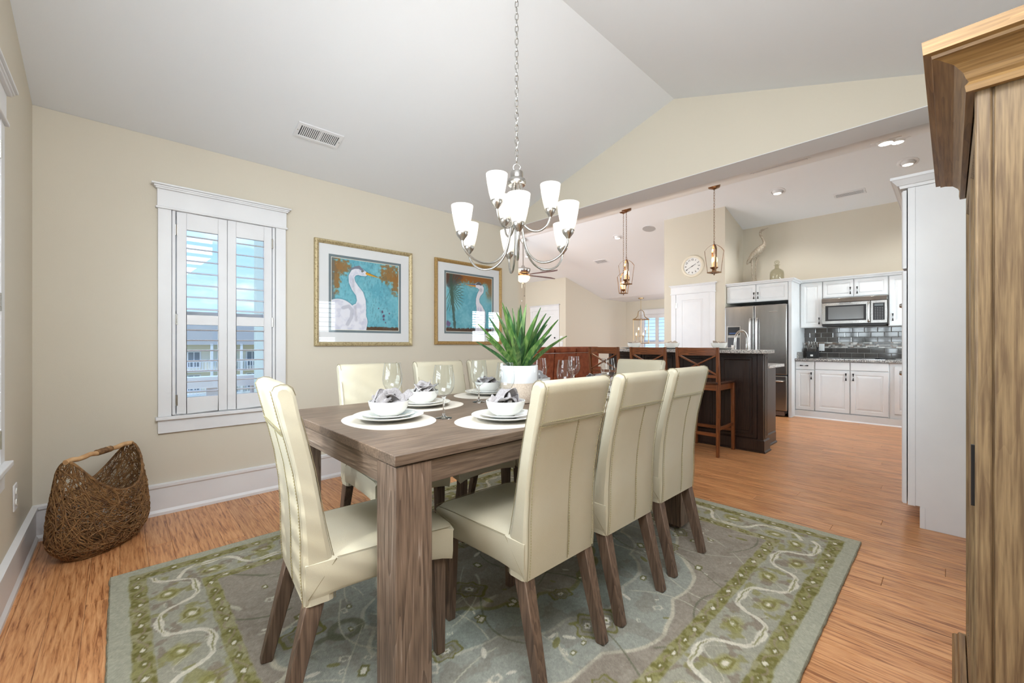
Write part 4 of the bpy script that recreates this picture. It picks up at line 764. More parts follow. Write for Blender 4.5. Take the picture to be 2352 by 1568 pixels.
# ------------------------------------------------------------------ woven basket
t = thing('woven_basket', 'brown woven vine basket with wooden bar handle on the floor in the corner', 'basket', (-.072, 3.20, 0)); ax = math.atan2(.36, .25)
ca, sa = math.cos(ax), math.sin(ax); A0, B0_ = .262, .150; HW = .50
def bsk(a, s, off=0):
    """a angle, s 0..1 height fraction -> world point; rim dips between handle ends"""
    top = .30 + .205 * abs(math.cos(a)) ** 2.2; z = top * s; r = 1.02 * (1 - .30 * max(0, 1 - s / .28) ** 2.2) * (1 - .34 * max(0, (z / .5 - .25)) ** 1.6); lx = (A0 + off) * r * math.cos(a); ly = (B0_ + off) * r * (1 - .15 * max(0, z / .5 - .4)) * math.sin(a)
    return Vector((-.072 + lx * ca - ly * sa, 3.20 + lx * sa + ly * ca, .006 + z))
mV = mat('woven_vine', (146, 108, 66), .7, bump=(300, .6), vary=((92, 62, 36), 40)); rb = random.Random(3); m = MB(); m2 = MB()
for i in range(800):
    a = rb.uniform(0, 2 * PI); s = rb.uniform(0, .95); da = rb.uniform(-.16, .16); ds = rb.uniform(-.07, .07); P = []; n_ = rb.randint(7, 13); off = rb.uniform(-.007, .006)
    for k in range(n_):
        P.append(bsk(a, min(max(s, .0), 1.0), off + rb.uniform(-.002, .002))); a += da + rb.uniform(-.05, .05); s += ds + rb.uniform(-.03, .03); 
        if s < 0 or s > 1: ds = -ds; s = min(max(s, 0), 1)
    (m if i % 2 else m2).tube(P, rb.uniform(.0016, .0026), 4)
m.build('woven_body', mV, t)['kind'] = 'stuff'; m2.build('woven_strands', mat('woven_vine_dark', (118, 82, 48), .75, bump=(300, .6), vary=((156, 118, 74), 50)), t)['kind'] = 'stuff'
m = MB()
for i in range(14):
    ph = rb.uniform(0, 6); m.tube([bsk(2 * PI * k / 60, .012 + .01 * math.sin(k * .5 + ph), -.02 * (i % 5)) for k in range(60)], .003, 4, closed=True)
m.build('woven_base', mV, t)['kind'] = 'stuff'
rim = [bsk(2 * PI * k / 90, 1.0) for k in range(90)]; m = MB().tube(rim, .006, 6, closed=True); m.tube([p + Vector((.006 * math.cos(k * 2.1), .006 * math.sin(k * 2.1), .004 * math.sin(k * 1.7))) for k, p in enumerate(rim)], .0032, 5, closed=True); m.build('braided_rim', mV, t)
e0, e1 = bsk(PI, 1.0), bsk(0, 1.0); d = (e1 - e0).normalized(); e0 -= d * .01; e1 += d * .01
H_ = MB().tube([e0 + (e1 - e0) * k / 12 + Vector((.0, 0, .004 * math.sin(k * 2))) for k in range(13)], [.0125 + .001 * math.sin(k * 3) for k in range(13)], 12).build('bar_handle', mat('peeled_willow', (214, 176, 130), .55, bump=(60, .4), vary=((190, 146, 100), 20)), t)
MB().tube([e0 + (e1 - e0) * (.42 + .22 * k / 200) + Vector((math.cos(k * .62) * -d.y, math.cos(k * .62) * d.x, math.sin(k * .62))) * .0145 for k in range(200)], .0026, 4).build('cord_wrap', mV, H_)
MB().tube([e0 + (e1 - e0) * .42, e0 + (e1 - e0) * .64], .0142, 12).build('wrap_core', mV, H_)

# ------------------------------------------------------------------ oak cabinet at right (armoire)
AX0, AX1, AY0, AY1, AZ = 1.215, 2.07, -.50, -.032, 1.69
t = thing('oak_armoire', 'tall oak cabinet with deep crown moulding at the right edge of the picture', 'cabinet', ((AX0 + AX1) / 2, (AY0 + AY1) / 2, 0))
MB().box(AX0 + .006, AX1, AY0, AY1 - .02, .05, 1.62).build('carcass', mArm, t)
MB().box(AX0, AX0 + .03, AY1 - .0225, AY1, .05, 1.605).build('corner_stile', mArm, t, .004, 2)
MB().box(AX0, AX0 + .03, AY0, AY0 + .045, .05, 1.605).build('corner_stile', mArm, t, .003, 1)
for i, (a, b) in enumerate(((AY0 + .048, AY1 - .025),)): MB().box(AX0 + .002, AX0 + .02, a, b, .11, 1.605).build('side_panel', mArm, t, .002, 1)
prof = [(.0, 1.592), (.012, 1.592), (.014, 1.604), (.008, 1.612), (.012, 1.618), (.016, 1.630), (.028, 1.645), (.048, 1.655), (.058, 1.657), (.059, 1.663), (.070, 1.665), (.072, 1.690), (.0, 1.690)]
def sweep3(pr, x0, x1, y0, y1):
    """moulding profile swept around side (x0), front (y1), far side (x1)"""
    V = []; k = len(pr)
    for q in range(4):
        for p, z in pr: V.append(((x0 - p), y0, z) if q == 0 else ((x0 - p), y1 + p, z) if q == 1 else ((x1 + p), y1 + p, z) if q == 2 else ((x1 + p), y0, z))
    return V, k
V, k = sweep3(prof, AX0, AX1, AY0, AY1)
def seg(V, k, a): return MB().add(V[a * k:(a + 2) * k], [(i, (i + 1) % k, k + (i + 1) % k, k + i) for i in range(k)] + [tuple(range(k)), tuple(range(2 * k - 1, k - 1, -1))])
seg(V, k, 0).build('crown_moulding', mArmY, t, sharp=25); seg(V, k, 1).build('crown_moulding', mArmX, t, sharp=25); seg(V, k, 2).build('crown_moulding', mArmY, t, sharp=25)
MB().box(AX0 - .06, AX1 + .06, AY0, AY1 + .06, 1.68, 1.692).build('top_board', mArmY, t)
pb = [(0, 0), (.03, 0), (.03, .095), (.024, .103), (.018, .106), (.014, .116), (0, .118)]; V, k = sweep3(pb, AX0, AX1, AY0, AY1)
for a in range(3): seg(V, k, a).build('base_moulding', mArmX if a == 1 else mArmY, t)
MB().box(AX0, AX1, AY0, AY1, .0, .05).build('plinth', mArm, t)
for x0, x1 in ((AX0 + .032, 1.64), (1.645, AX1 - .004)):
    D = MB().nested((x1, AY1 - .02, .13), (-1, 0, 0), (0, 0, 1), (0, 1, 0), x1 - x0, 1.45, [(0, 0), (0, .018), (.055, .018), (.062, .012), (.075, .010), (.08, .004), (.105, .011)]).build('door', mArm, t)
MB().box(AX0 + .012, AX0 + .022, AY1 - .001, AY1 + .005, .78, .90).build('hinge_plate', mDark, t)


# ------------------------------------------------------------------ kitchen: helpers for fronts facing -X
mGran = mat('speckled_granite', (88, 86, 86), .15, bump=(20, .02), vary=((196, 192, 186), 130, (1, 1, 1), .46, .58)); mGranL = mat('pale_granite', (118, 116, 114), .15, bump=(20, .02), vary=((216, 212, 206), 120, (1, 1, 1), .40, .54))
RAISED = [(0, -.019), (0, -.002), (.003, 0), (.050, 0), (.054, -.006), (.062, -.007), (.085, -.001)]
def front(name, parent, xf, y0, y1, z0, z1, pull=None, flat=False, m_=None):
    w, h = y1 - y0 - .005, z1 - z0 - .005; k = min(1, h / .34, w / .26); lv = [(0, -.019), (0, -.003), (.004, 0)] if flat else [(i * (k if i > .01 else 1), d) for i, d in RAISED]
    D = MB().nested((xf, y1 - .0025, z0 + .0025), (0, -1, 0), (0, 0, 1), (-1, 0, 0), w, h, lv).build(name, m_ or mCab, parent)
    if pull:
        py, pz, vert = pull; q = MB(); L_ = .052; a = (0, 0, 1) if vert else (0, 1, 0)
        for s in (-1, 1):
            P0 = Vector((xf - .018, py, pz)); P1 = P0 + Vector(a) * L_ * s
            q.beam(P0 + Vector(a) * .006 * s, P1, .005, .019, up=(1, 0, 0), ta=.006, tb=.008); q.beam(P1 - Vector(a) * s * .006, P1 - Vector(a) * s * .006 + Vector((.018, 0, 0)), .007)
        q.build('pull_handle', mPull, D)
    return D
def cab(label, xf, xb, y0, y1, z0, z1, group='white kitchen cabinets'):
    t = thing('kitchen_cabinet', label, 'cabinet', (xf, (y0 + y1) / 2, z0), group); MB().box(xf + .0195, xb, y0 + .0005, y1 - .0005, z0, z1).build('carcass', mCab, t); return t
XS = 8.095; BX = 7.50
# base units
c = cab('narrow white base cabinet with one drawer, beside the refrigerator', BX, XS, 1.392, 1.636, .0, .845); front('drawer', c, BX, 1.40, 1.634, .715, .84, (1.52, .775, False), True); front('door', c, BX, 1.40, 1.634, .105, .708, (1.432, .625, True))
c = cab('white base cabinet under the cooktop, left of the pair', BX, XS, .982, 1.391, .0, .845); front('drawer', c, BX, .985, 1.388, .722, .84, None, True); front('door', c, BX, .985, 1.388, .11, .715, (1.025, .63, True))
c = cab('white base cabinet under the cooktop, right of the pair', BX, XS, .568, .981, .0, .845); front('drawer', c, BX, .575, .978, .722, .84, None, True); front('door', c, BX, .575, .978, .11, .715, (.945, .63, True))
c = cab('white base cabinet partly hidden by the tall pantry cabinet', BX, XS, .05, .567, .0, .845); front('door', c, BX, .10, .522, .16, .80, None)
t = thing('toe_kick', 'long white toe board under the base cabinets', 'trim', (7.46, .87, 0)); MB().box(7.482, 7.499, .05, 1.69, 0, .10).build('toe_board', mCab, t); MB().prism([(7.482, 0), (7.468, 0), (7.482, .016)], .05, 1.69, 'Y').build('quarter_round', mWhite, t)
t = thing('granite_worktop', 'grey speckled granite worktop along the stove wall', 'worktop', (7.8, .87, .846)); MB().box(7.465, 8.085, .04, 1.637, .846, .880).build('slab', mGran, t, .004, 2); MB().box(7.60, 8.08, 1.616, 1.636, .8805, .975).build('upstand', mGran, t, .002, 1)
t = thing('glass_cooktop', 'flat black glass cooktop with pale edge trim', 'cooktop', (7.78, .99, .8805)); MB().box(7.56, 8.02, .62, 1.36, .8805, .886).build('glass_top', mat('black_glass', (14, 14, 15), .05, bump=(5, .01)), t, .002, 1)
MB().box(7.553, 7.5595, .615, 1.365, .8805, .888).build('front_trim', mChrome, t)
for y in (.8, 1.2): MB().torus((7.78, y, .8865), (1, 0, 0), (0, 1, 0), .085, .085, .0012, 28, 4).build('burner_ring', mGrey, t)
t = thing('spoon_rest', 'small black utensil lying on the worktop right of the cooktop', 'utensil', (7.6, .66, .889)); MB().lathe([(.0001, .003), (.02, .004), (.032, .012), (.034, .012), (.022, 0), (.0001, 0)], (7.62, .70, .8885), 20).build('dish', mDark, t); MB().tube([(7.62, .67, .897), (7.66, .60, .899), (7.68, .52, .893)], .006, 8).build('handle', mDark, t)
# knife block
t = thing('knife_block', 'black knife block full of steel-handled knives on the worktop', 'knife block', (7.93, 1.50, .8805))
MB().prism([(7.86, .8805), (8.02, .8805), (8.02, 1.05), (7.97, 1.05), (7.86, .975)], 1.43, 1.565, 'Y').build('block', mDark, t, .003, 1)
MB().nested((7.8595, 1.515, .905), (0, -1, 0), (0, 0, 1), (-1, 0, 0), .034, .028, [(0, 0), (.004, .001)]).lathe([(.0001, -.0012), (.012, -.0012), (.013, 0)], (7.8585, 1.498, .921), 12, 'X').build('emblem', mPorc, t)
for i in range(6): MB().beam((7.875, 1.447 + i * .0205, .975), (7.852, 1.447 + i * .0205, 1.045), .012, .014, ta=.010, tb=.012).build('knife_handle', mSteel, t, .002, 1)
for i in range(4): MB().beam((7.945, 1.45 + i * .032, 1.03), (7.925, 1.45 + i * .032, 1.135 + .008 * (i % 2)), .016, .02, ta=.014, tb=.018).build('knife_handle', mSteel, t, .003, 1)
t = thing('wall_outlet', 'white outlet plate on the dark tiles behind the knife block', 'outlet', (8.07, 1.41, 1.0)); MB().box(8.075, 8.083, 1.372, 1.445, .99, 1.10).build('cover_plate', mWhite, t, .002, 1); MB().box(8.072, 8.076, 1.39, 1.425, 1.01, 1.04).box(8.072, 8.076, 1.39, 1.425, 1.05, 1.08).build('socket', mPorc, t)
# backsplash
t = thing('tile_backsplash', 'glossy charcoal subway tile backsplash with a mosaic strip', 'backsplash', (8.09, .87, .88))
MB().box(8.086, 8.0995, .0, 1.70, .88, 1.36).build('grout_bed', mat('pale_grout', (168, 166, 162), .9, bump=(200, .2)), t)
mTile = mat('charcoal_glazed_tile', (66, 63, 61), .07, bump=(9, .04), vary=((84, 80, 77), 6), coat=.5); tile = None
for ri, (z0, off) in enumerate(((1.275, .0), (1.201, .5), (1.127, .0), (.964, .5), (.888, .0))):
    y = 1.70 + (off - .45) * .149
    while y > .28:
        a, b = max(y - .145, .02), min(y, 1.697)
        if b - a > .02: MB().nested((8.0855, b, z0 + .0015), (0, -1, 0), (0, 0, 1), (-1, 0, 0), b - a, .0705, [(0, -.004), (0, .002), (.004, .0045)]).build('tile', mTile, t)
        y -= .149
mo = [MB() for _ in range(4)]; rm = random.Random(4)
for r_ in range(5):
    y = 1.697; 
    while y > .1:
        w_ = rm.choice((.028, .05, .07)); mo[rm.choice((0, 1, 2, 3, 0))].box(8.0815, 8.086, y - w_ + .002, y, 1.043 + r_ * .0162, 1.043 + r_ * .0162 + .0145); y -= w_
for q, c_ in zip(mo, ((70, 64, 60), (150, 146, 140), (206, 202, 196), (112, 92, 78))): q.build('mosaic_pieces', mat('mosaic_%d' % c_[0], c_, .12, bump=(30, .05)), t)['kind'] = 'stuff'
# wall units
UX = 7.77
c = cab('tall narrow white wall cabinet left of the microwave', UX, XS, 1.345, 1.636, 1.352, 2.05); front('door', c, UX, 1.35, 1.62, 1.358, 2.045, (1.385, 1.45, True))
c = cab('short white two-door wall cabinet above the microwave', UX, XS, .602, 1.344, 1.785, 2.05); front('door', c, UX, .975, 1.34, 1.79, 2.045, (1.012, 1.88, True)); front('door', c, UX, .606, .972, 1.79, 2.045, (.935, 1.88, True))
c = cab('white wall cabinet right of the microwave, partly hidden', UX, XS, .05, .601, 1.352, 2.05); front('door', c, UX, .08, .592, 1.358, 2.045, (.553, 1.47, True))
t = thing('cabinet_crown', 'long white crown moulding on top of the wall cabinets', 'trim', (7.9, .85, 2.05)); MB().prism([(UX, 2.0505), (XS, 2.0505), (XS, 2.095), (UX - .045, 2.095), (UX - .042, 2.083), (UX - .018, 2.072), (UX - .012, 2.0505)], .05, 1.636, 'Y').build('moulding', mCab, t)
# fridge surround
FXF = 7.30
t = thing('kitchen_cabinet', 'white two-door cabinet with side panel built over the refrigerator', 'cabinet', (FXF, 2.1, 0), 'white kitchen cabinets')
MB().box(FXF + .0195, XS, 1.68, 2.556, 1.765, 2.04).build('carcass', mCab, t); MB().box(FXF, XS, 1.638, 1.68, 0, 2.04).build('side_panel', mCab, t, .001, 1)
front('door', t, FXF, 2.118, 2.552, 1.77, 2.038, (2.145, 1.86, True)); front('door', t, FXF, 1.684, 2.114, 1.77, 2.038, (2.086, 1.86, True))
V = []; pr = [(0, 2.041), (.012, 2.041), (.018, 2.058), (.04, 2.07), (.044, 2.085), (0, 2.085)]; k = len(pr)
for x_, y_ in ((0, 0), (1, 1), (2, 1)): V += [((FXF - p, 2.556, z) if x_ == 0 else (FXF - p, 1.638 - p, z) if x_ == 1 else (XS, 1.638 - p, z)) for p, z in pr]
MB().add(V, [(a * k + i, a * k + (i + 1) % k, (a + 1) * k + (i + 1) % k, (a + 1) * k + i) for a in range(2) for i in range(k)] + [tuple(range(k)), tuple(range(3 * k - 1, 2 * k - 1, -1))]).box(FXF, XS, 1.638, 2.556, 2.041, 2.08).build('crown', mCab, t)
# refrigerator
t = thing('refrigerator', 'stainless french door refrigerator with ice dispenser and freezer drawer', 'refrigerator', (7.6, 2.12, 0)); X0 = 7.215
MB().box(7.27, 8.05, 1.70, 2.54, .05, 1.70).build('body', mat('charcoal_side', (84, 84, 86), .4, .4, bump=(80, .05)), t, .004, 1)
MB().box(X0 + .02, 7.30, 1.72, 2.53, .02, .085).build('kick_grille', mat('brown_grille', (96, 72, 56), .6, bump=(60, .2)), t)
D1 = MB().box(X0, 7.265, 2.123, 2.553, .635, 1.70).build('door', mSteel, t, .012, 3); D2 = MB().box(X0, 7.265, 1.682, 2.115, .635, 1.70).build('door', mSteel, t, .012, 3)
D3 = MB().box(X0, 7.265, 1.682, 2.553, .095, .620).build('freezer_drawer', mSteel, t, .012, 3)
for D, y in ((D1, 2.165), (D2, 2.072)): MB().tube(spline([(X0 + .0, y, 1.50), (X0 - .045, y, 1.47), (X0 - .058, y, 1.25), (X0 - .058, y, 1.0), (X0 - .045, y, .78), (X0 + .0, y, .75)], 6), .014, 12).build('door_handle', mNickel, D)
MB().tube(spline([(X0, 2.50, .54), (X0 - .05, 2.46, .54), (X0 - .058, 2.12, .54), (X0 - .05, 1.77, .54), (X0, 1.73, .54)], 6), .013, 12).build('door_handle', mNickel, D3)
DI = MB().nested((X0 - .001, 2.52, .93), (0, -1, 0), (0, 0, 1), (-1, 0, 0), .215, .46, [(0, 0), (.002, .006), (.018, .006), (.019, .001)]).build('dispenser', mNickel, D1)
MB().box(X0 - .004, X0 - .0015, 2.325, 2.50, 1.24, 1.37).build('control_panel', mDark, t); MB().box(X0 - .004, X0 - .0015, 2.325, 2.50, .95, 1.20).build('dispenser_recess', mat('recess_grey', (74, 76, 80), .4, bump=(60, .05)), t)
MB().box(X0 - .008, X0 - .003, 2.38, 2.45, .96, 1.08).build('paddle', mPorc, t); MB().box(X0 - .007, X0 - .001, 1.80, 1.915, 1.588, 1.602).build('badge', mNickel, t, .002, 1)
MB().box(X0 - .0075, X0 - .004, 2.35, 2.48, 1.26, 1.28).build('display', mat('blue_display', (60, 84, 130), .3, bump=(50, .02)), t)
# microwave
t = thing('microwave', 'stainless over-the-range microwave with black window and keypad', 'microwave', (7.9, .97, 1.375)); MXF = 7.70
MB().box(MXF + .03, XS, .604, 1.343, 1.378, 1.783).build('case', mDark, t); MB().prism([(MXF + .03, 1.783), (MXF, 1.775), (MXF - .012, 1.715), (MXF + .03, 1.715)], .604, 1.343, 'Y').build('vent_panel', mSteel, t, .003, 1)
D = MB().nested((MXF, 1.343, 1.395), (0, -1, 0), (0, 0, 1), (-1, 0, 0), .56, .317, [(0, -.03), (0, 0), (.004, .004), (.045, .004), (.050, -.002)]).build('door', mSteel, t, sharp=30)
MB().box(MXF - .0035, MXF + .001, .828, 1.292, 1.436, 1.672).build('window_border', mDark, D); MB().box(MXF - .005, MXF - .003, .856, 1.262, 1.462, 1.645).build('window_glass', mat('oven_glass', (104, 104, 104), .12, bump=(30, .04)), D)
MB().tube(spline([(MXF, .80, 1.690), (MXF - .03, .80, 1.675), (MXF - .036, .80, 1.55), (MXF - .03, .80, 1.43), (MXF, .80, 1.415)], 6), .013, 12).build('door_handle', mNickel, D)
K = MB().box(MXF - .002, MXF + .03, .606, .778, 1.395, 1.712).build('control_panel', mSteel, t, .002, 1); MB().box(MXF - .0045, MXF - .002, .632, .755, 1.435, 1.675).build('keypad', mDark, K)
MB().box(MXF - .006, MXF - .004, .648, .74, 1.632, 1.662).build('display', mat('lcd_grey', (88, 94, 96), .3, bump=(50, .02)), K)
m = MB()
for i in range(8):
    for j in range(4): m.box(MXF - .0055, MXF - .0042, .648 + j * .025, .662 + j * .025, 1.448 + i * .022, 1.455 + i * .022)
m.build('keys', mGrey, K)
MB().box(MXF - .0055, MXF - .0035, 1.0, 1.13, 1.690, 1.700).build('badge', mGrey, D); MB().box(MXF - .012, XS - .02, .62, 1.33, 1.362, 1.378).build('underside_grille', mDark, t)
# tall pantry cabinet next to the opening
TX = 3.48
t = thing('tall_pantry_cabinet', 'tall plain white cabinet seen from its side at the kitchen entry', 'cabinet', (3.9, -.17, 0))
m = MB().prism([(-.505, 0), (.128, 0), (.128, .128), (.178, .128), (.178, 2.045), (-.505, 2.045)], TX, 4.35, 'X'); m.build('carcass', mWhite, t)
MB().box(TX - .004, TX, .1475, .181, .125, 2.045).build('face_frame_edge', mWhite, t, .001, 1); MB().box(TX - .004, TX, .106, .129, 0, .122).build('toe_edge', mWhite, t, .001, 1)
for z0, z1, sp in ((.128, 1.545, 0), (1.56, 2.035, 0)):
    for xa, xb in ((TX + .004, 3.91), (3.914, 4.34)):
        D = MB().nested((xb, .186, z0), (-1, 0, 0), (0, 0, 1), (0, 1, 0), xb - xa, z1 - z0, [(0, 0), (0, .016), (.006, .022), (.05, .022), (.056, .014), (.066, .013), (.09, .021)]).build('door', mWhite, t)
for z in (1.36, .90): MB().lathe([(.0001, .245), (.012, .243), (.016, .232), (.008, .222), (.006, .208)], (3.88, 0, z), 16, 'Y').build('round_knob', mNickel, t)
V = []; pr = [(0, 2.046), (.010, 2.046), (.014, 2.062), (.022, 2.064), (.045, 2.092), (.052, 2.096), (.052, 2.112), (0, 2.112)]; k = len(pr)
for q in range(4): V += [((TX - p, -.505, z) if q == 0 else (TX - p, .205 + p, z) if q == 1 else (4.35 + p, .205 + p, z) if q == 2 else (4.35 + p, -.505, z)) for p, z in pr]
MB().add(V, [(a * k + i, a * k + (i + 1) % k, (a + 1) * k + (i + 1) % k, (a + 1) * k + i) for a in range(3) for i in range(k)] + [tuple(range(k)), tuple(range(4 * k - 1, 3 * k - 1, -1))]).box(TX, 4.35, -.505, .205, 2.046, 2.108).build('crown', mWhite, t)

# ------------------------------------------------------------------ island with raised bar
IX = 4.71; IY0, IY1 = 1.30, 3.12
t = thing('kitchen_island', 'dark espresso island with panelled back below the granite bar', 'kitchen island', (5.05, 2.2, 0))
MB().box(IX + .02, IX + .15, IY0 + .02, IY1 - .02, .0, 1.005).build('bar_wall', mEspX, t)
for y0, y1 in ((IY0 + .06, 1.74), (1.755, 2.19), (2.205, 2.64), (2.655, IY1 - .06)): MB().nested((IX + .02, y1, .135), (0, -1, 0), (0, 0, 1), (-1, 0, 0), y1 - y0, .865, [(0, 0), (0, .014), (.028, .014), (.031, .008), (.042, .008), (.045, .014), (.062, .014), (.070, .004)]).build('panel', mEspX, t)
for y0 in (IY0, IY1 - .055): MB().box(IX, IX + .16, y0, y0 + .055, .0, 1.005).build('corner_post', mEspX, t, .004, 1)
MB().nested((IX + .04, IY0, .14), (1, 0, 0), (0, 0, 1), (0, -1, 0), .09, .85, [(0, -.0), (0, .004), (.02, .004), (.024, .0), (.03, .003)]).build('post_fluting', mEspX, t)
def base_strip(pts):
    pr = [(0, 0), (.024, 0), (.024, .012), (.014, .022), (.014, .118), (.004, .13), (0, .13)]; k = len(pr); V = []
    for (x, y), (ox, oy) in pts: V += [(x + ox * p, y + oy * p, z) for p, z in pr]
    n = len(pts); return MB().add(V, [(a * k + i, a * k + (i + 1) % k, (a + 1) * k + (i + 1) % k, (a + 1) * k + i) for a in range(n - 1) for i in range(k)] + [tuple(range(k)), tuple(range(n * k - 1, (n - 1) * k - 1, -1))])
base_strip([((IX, IY1), (-1, 1)), ((IX, IY0), (-1, -1)), ((IX + .16, IY0), (1, -1)), ((IX + .16, IY0 + .06), (1, 0))]).build('base_moulding', mEspX, t)
MB().box(IX + .15, 5.33, IY0 + .062, IY1 - .06, .0, .845).build('cabinet_body', mEspX, t, .002, 1); MB().box(5.33, 5.42, IY0 + .07, IY1 - .06, .10, .845).build('door_edge', mEspX, t, .003, 1)
base_strip([((IX + .17, IY0 + .062), (0, -1)), ((5.33, IY0 + .062), (1, -1)), ((5.33, IY0 + .09), (1, 0))]).build('base_moulding', mEspX, t)
def rounded(x0, x1, y0, y1, r, n=6):
    P = []
    for cx_, cy_, a0 in ((x1 - r, y1 - r, 0), (x0 + r, y1 - r, 90), (x0 + r, y0 + r, 180), (x1 - r, y0 + r, 270)): P += [(cx_ + r * math.cos(R(a0 + 90 * i / n)), cy_ + r * math.sin(R(a0 + 90 * i / n))) for i in range(n + 1)]
    return P
t = thing('granite_bar_top', 'raised speckled granite bar top on the dark island', 'bar top', (4.7, 2.2, 1.006)); MB().prism(rounded(4.46, 4.90, 1.235, 3.2, .06), 1.006, 1.040, 'Z').build('slab', mGranL, t, .005, 2)
t = thing('granite_worktop', 'lower granite worktop of the island behind the bar', 'worktop', (5.1, 2.2, .846)); MB().prism(rounded(4.88, 5.46, 1.29, 3.15, .02), .846, .878, 'Z').build('slab', mGranL, t, .004, 2)
t = thing('kitchen_faucet', 'steel gooseneck faucet rising behind the bar', 'faucet', (5.12, 1.70, .8785))
MB().lathe([(.0001, 0), (.03, 0), (.03, .01), (.022, .02), (.02, .09), (.0001, .09)], (5.12, 1.70, .8785), 20).build('base', mNickel, t)
MB().tube(spline([(5.12, 1.70, .95), (5.12, 1.70, 1.12), (5.135, 1.69, 1.20), (5.17, 1.665, 1.245), (5.21, 1.635, 1.24), (5.235, 1.615, 1.19), (5.24, 1.61, 1.10)], 8), .014, 12).build('spout', mNickel, t); MB().tube([(5.12, 1.72, .955), (5.12, 1.79, .99)], .007, 8).build('lever', mNickel, t)
MB().lathe([(.0001, 1.03), (.017, 1.03), (.019, 1.05), (.0165, 1.10), (.0001, 1.10)], (5.24, 1.61, 0), 16).build('spray_head', mNickel, t)
nkp = [((4.72, 2.70), 'leftmost bowl on the bar'), ((4.72, 2.11), 'middle bowl on the bar'), ((4.72, 1.62), 'rightmost bowl on the bar')]
sq = None
for i, ((x, y), w) in enumerate((((4.70, 2.74), 'left end of the bar'), ((4.70, 2.245), 'middle of the bar'), ((4.70, 1.72), 'right part of the bar, before the refrigerator'))):
    if sq is None:
        P = [(a, b) for a, b in rounded(-.125, .125, -.125, .125, .03, 4)]; V = [(a * .5, b * .5, 0) for a, b in P] + [(a * .55, b * .55, .001) for a, b in P] + [(a * 1.08, b * 1.08, .016) for a, b in P] + [(a * 1.06, b * 1.06, .018) for a, b in P] + [(a * .62, b * .62, .005) for a, b in P]; k = len(P)
        sq = MB().add(V, [(r_ * k + q, r_ * k + (q + 1) % k, (r_ + 1) * k + (q + 1) % k, (r_ + 1) * k + q) for r_ in range(4) for q in range(k)] + [tuple(range(4 * k, 5 * k)), tuple(range(k - 1, -1, -1))], True).build('square_plate', mPorc, None)
    place(sq, (x, y, 1.041), 0, f'white square plate on the granite bar, {w}', 'plate', 'square plates on the bar'); place(bw0, (x, y, 1.0465), 0, f'white bowl with a pale napkin, {w}', 'bowl', 'white bowls')
    nk = make_napkin(60 + i, mCreamLinen); nk.location = (x, y, 1.0465); nk.rotation_euler = (0, 0, i); nk.scale = (1, 1, .85); tag(nk, f'crumpled cream napkin in the bowl at the {w}', 'napkin', 'cream napkins on the bar')

# ------------------------------------------------------------------ bar stools (local: faces +X)
def make_stool():
    t = thing('bar_stool', 'x', 'stool', (0, 0, 0), 'cherry bar stools with cross backs')
    for s in (-1, 1):
        m = MB(); P = [((.012, s * .200, 0), (.030, s * .198, .40)), ((.030, s * .198, .40), (.034, s * .198, .70)), ((.034, s * .198, .70), (.004, s * .201, 1.065))]
        w = [.032, .037, .038, .030]
        V = []
        for i, p in enumerate((P[0][0], P[1][0], P[2][0], P[2][1])):
            for a, b in ((-1, -1), (1, -1), (1, 1), (-1, 1)): V.append((p[0] + a * w[i] / 2, p[1] + b * w[i] * .42, p[2]))
        m.add(V, [(4 * i + k, 4 * i + (k + 1) % 4, 4 * i + 4 + (k + 1) % 4, 4 * i + 4 + k) for i in range(3) for k in range(4)] + [(3, 2, 1, 0), (12, 13, 14, 15)]).build('leg', mStoolZ, t, .003, 1, world=False)
        MB().beam((.445, s * .19, .70), (.455, s * .19, 0), .036, .03, up=(0, 1, 0)).build('leg', mStoolZ, t, .003, 1, world=False)
        MB().beam((.03, s * .196, .27), (.452, s * .19, .27), .018, .018, ta=.03, tb=.03).build('stretcher', mStoolZ, t, .002, 1, world=False)
        MB().beam((.04, s * .188, .672), (.44, s * .188, .672), .02, .02, ta=.06, tb=.06).build('seat_rail', mStoolZ, t, .002, 1, world=False)
        MB().beam((.012, s * .185, .985), (.024, -s * .185, .80), .014, .014, up=(1, 0, 0), ta=.032, tb=.032).build('cross_bar', mStoolY, t, .002, 1, world=False)
    for x, z, h in ((.034, .672, .06), (.445, .672, .06), (.026, .21, .034), (.455, .21, .034)): MB().box(x - .01, x + .01, -.19, .19, z - h / 2, z + h / 2).build('stretcher' if z < .5 else 'seat_rail', mStoolY, t, .002, 1, world=False)
    n = 10; V = []
    for i in range(n + 1):
        y = -.192 + .384 * i / n; b = -.016 * (1 - (y / .192) ** 2); V += [(.002 + b, y, .985), (.020 + b, y, .985), (.016 + b, y, 1.062), (-.002 + b, y, 1.062)]
    MB().add(V, [(4 * i + k, 4 * i + (k + 1) % 4, 4 * i + 4 + (k + 1) % 4, 4 * i + 4 + k) for i in range(n) for k in range(4)] + [(3, 2, 1, 0), tuple(range(4 * n, 4 * n + 4))], True).build('top_rail', mStoolY, t, sharp=50, world=False)
    MB().box(.018, .036, -.19, .19, .765, .795).build('lower_back_rail', mStoolY, t, .002, 1, world=False)
    MB().prism(rounded(.006, .475, -.213, .213, .03, 4), .702, .728, 'Z').build('seat', wood('cherry_seat', (84, 50, 32), (56, 32, 20), 'Y', .22), t, .006, 2, world=False); return t
sp = make_stool()
put(sp, (4.195, 1.752, 0), 0, 'cherry cross-back bar stool nearest the camera side of the island')
put(sp, (4.195, 2.285, 0), 0, 'cherry cross-back bar stool in the middle, behind the far dining chair')
put(sp, (4.195, 2.855, 0), 0, 'cherry cross-back bar stool farthest left, beside the brown sofa')

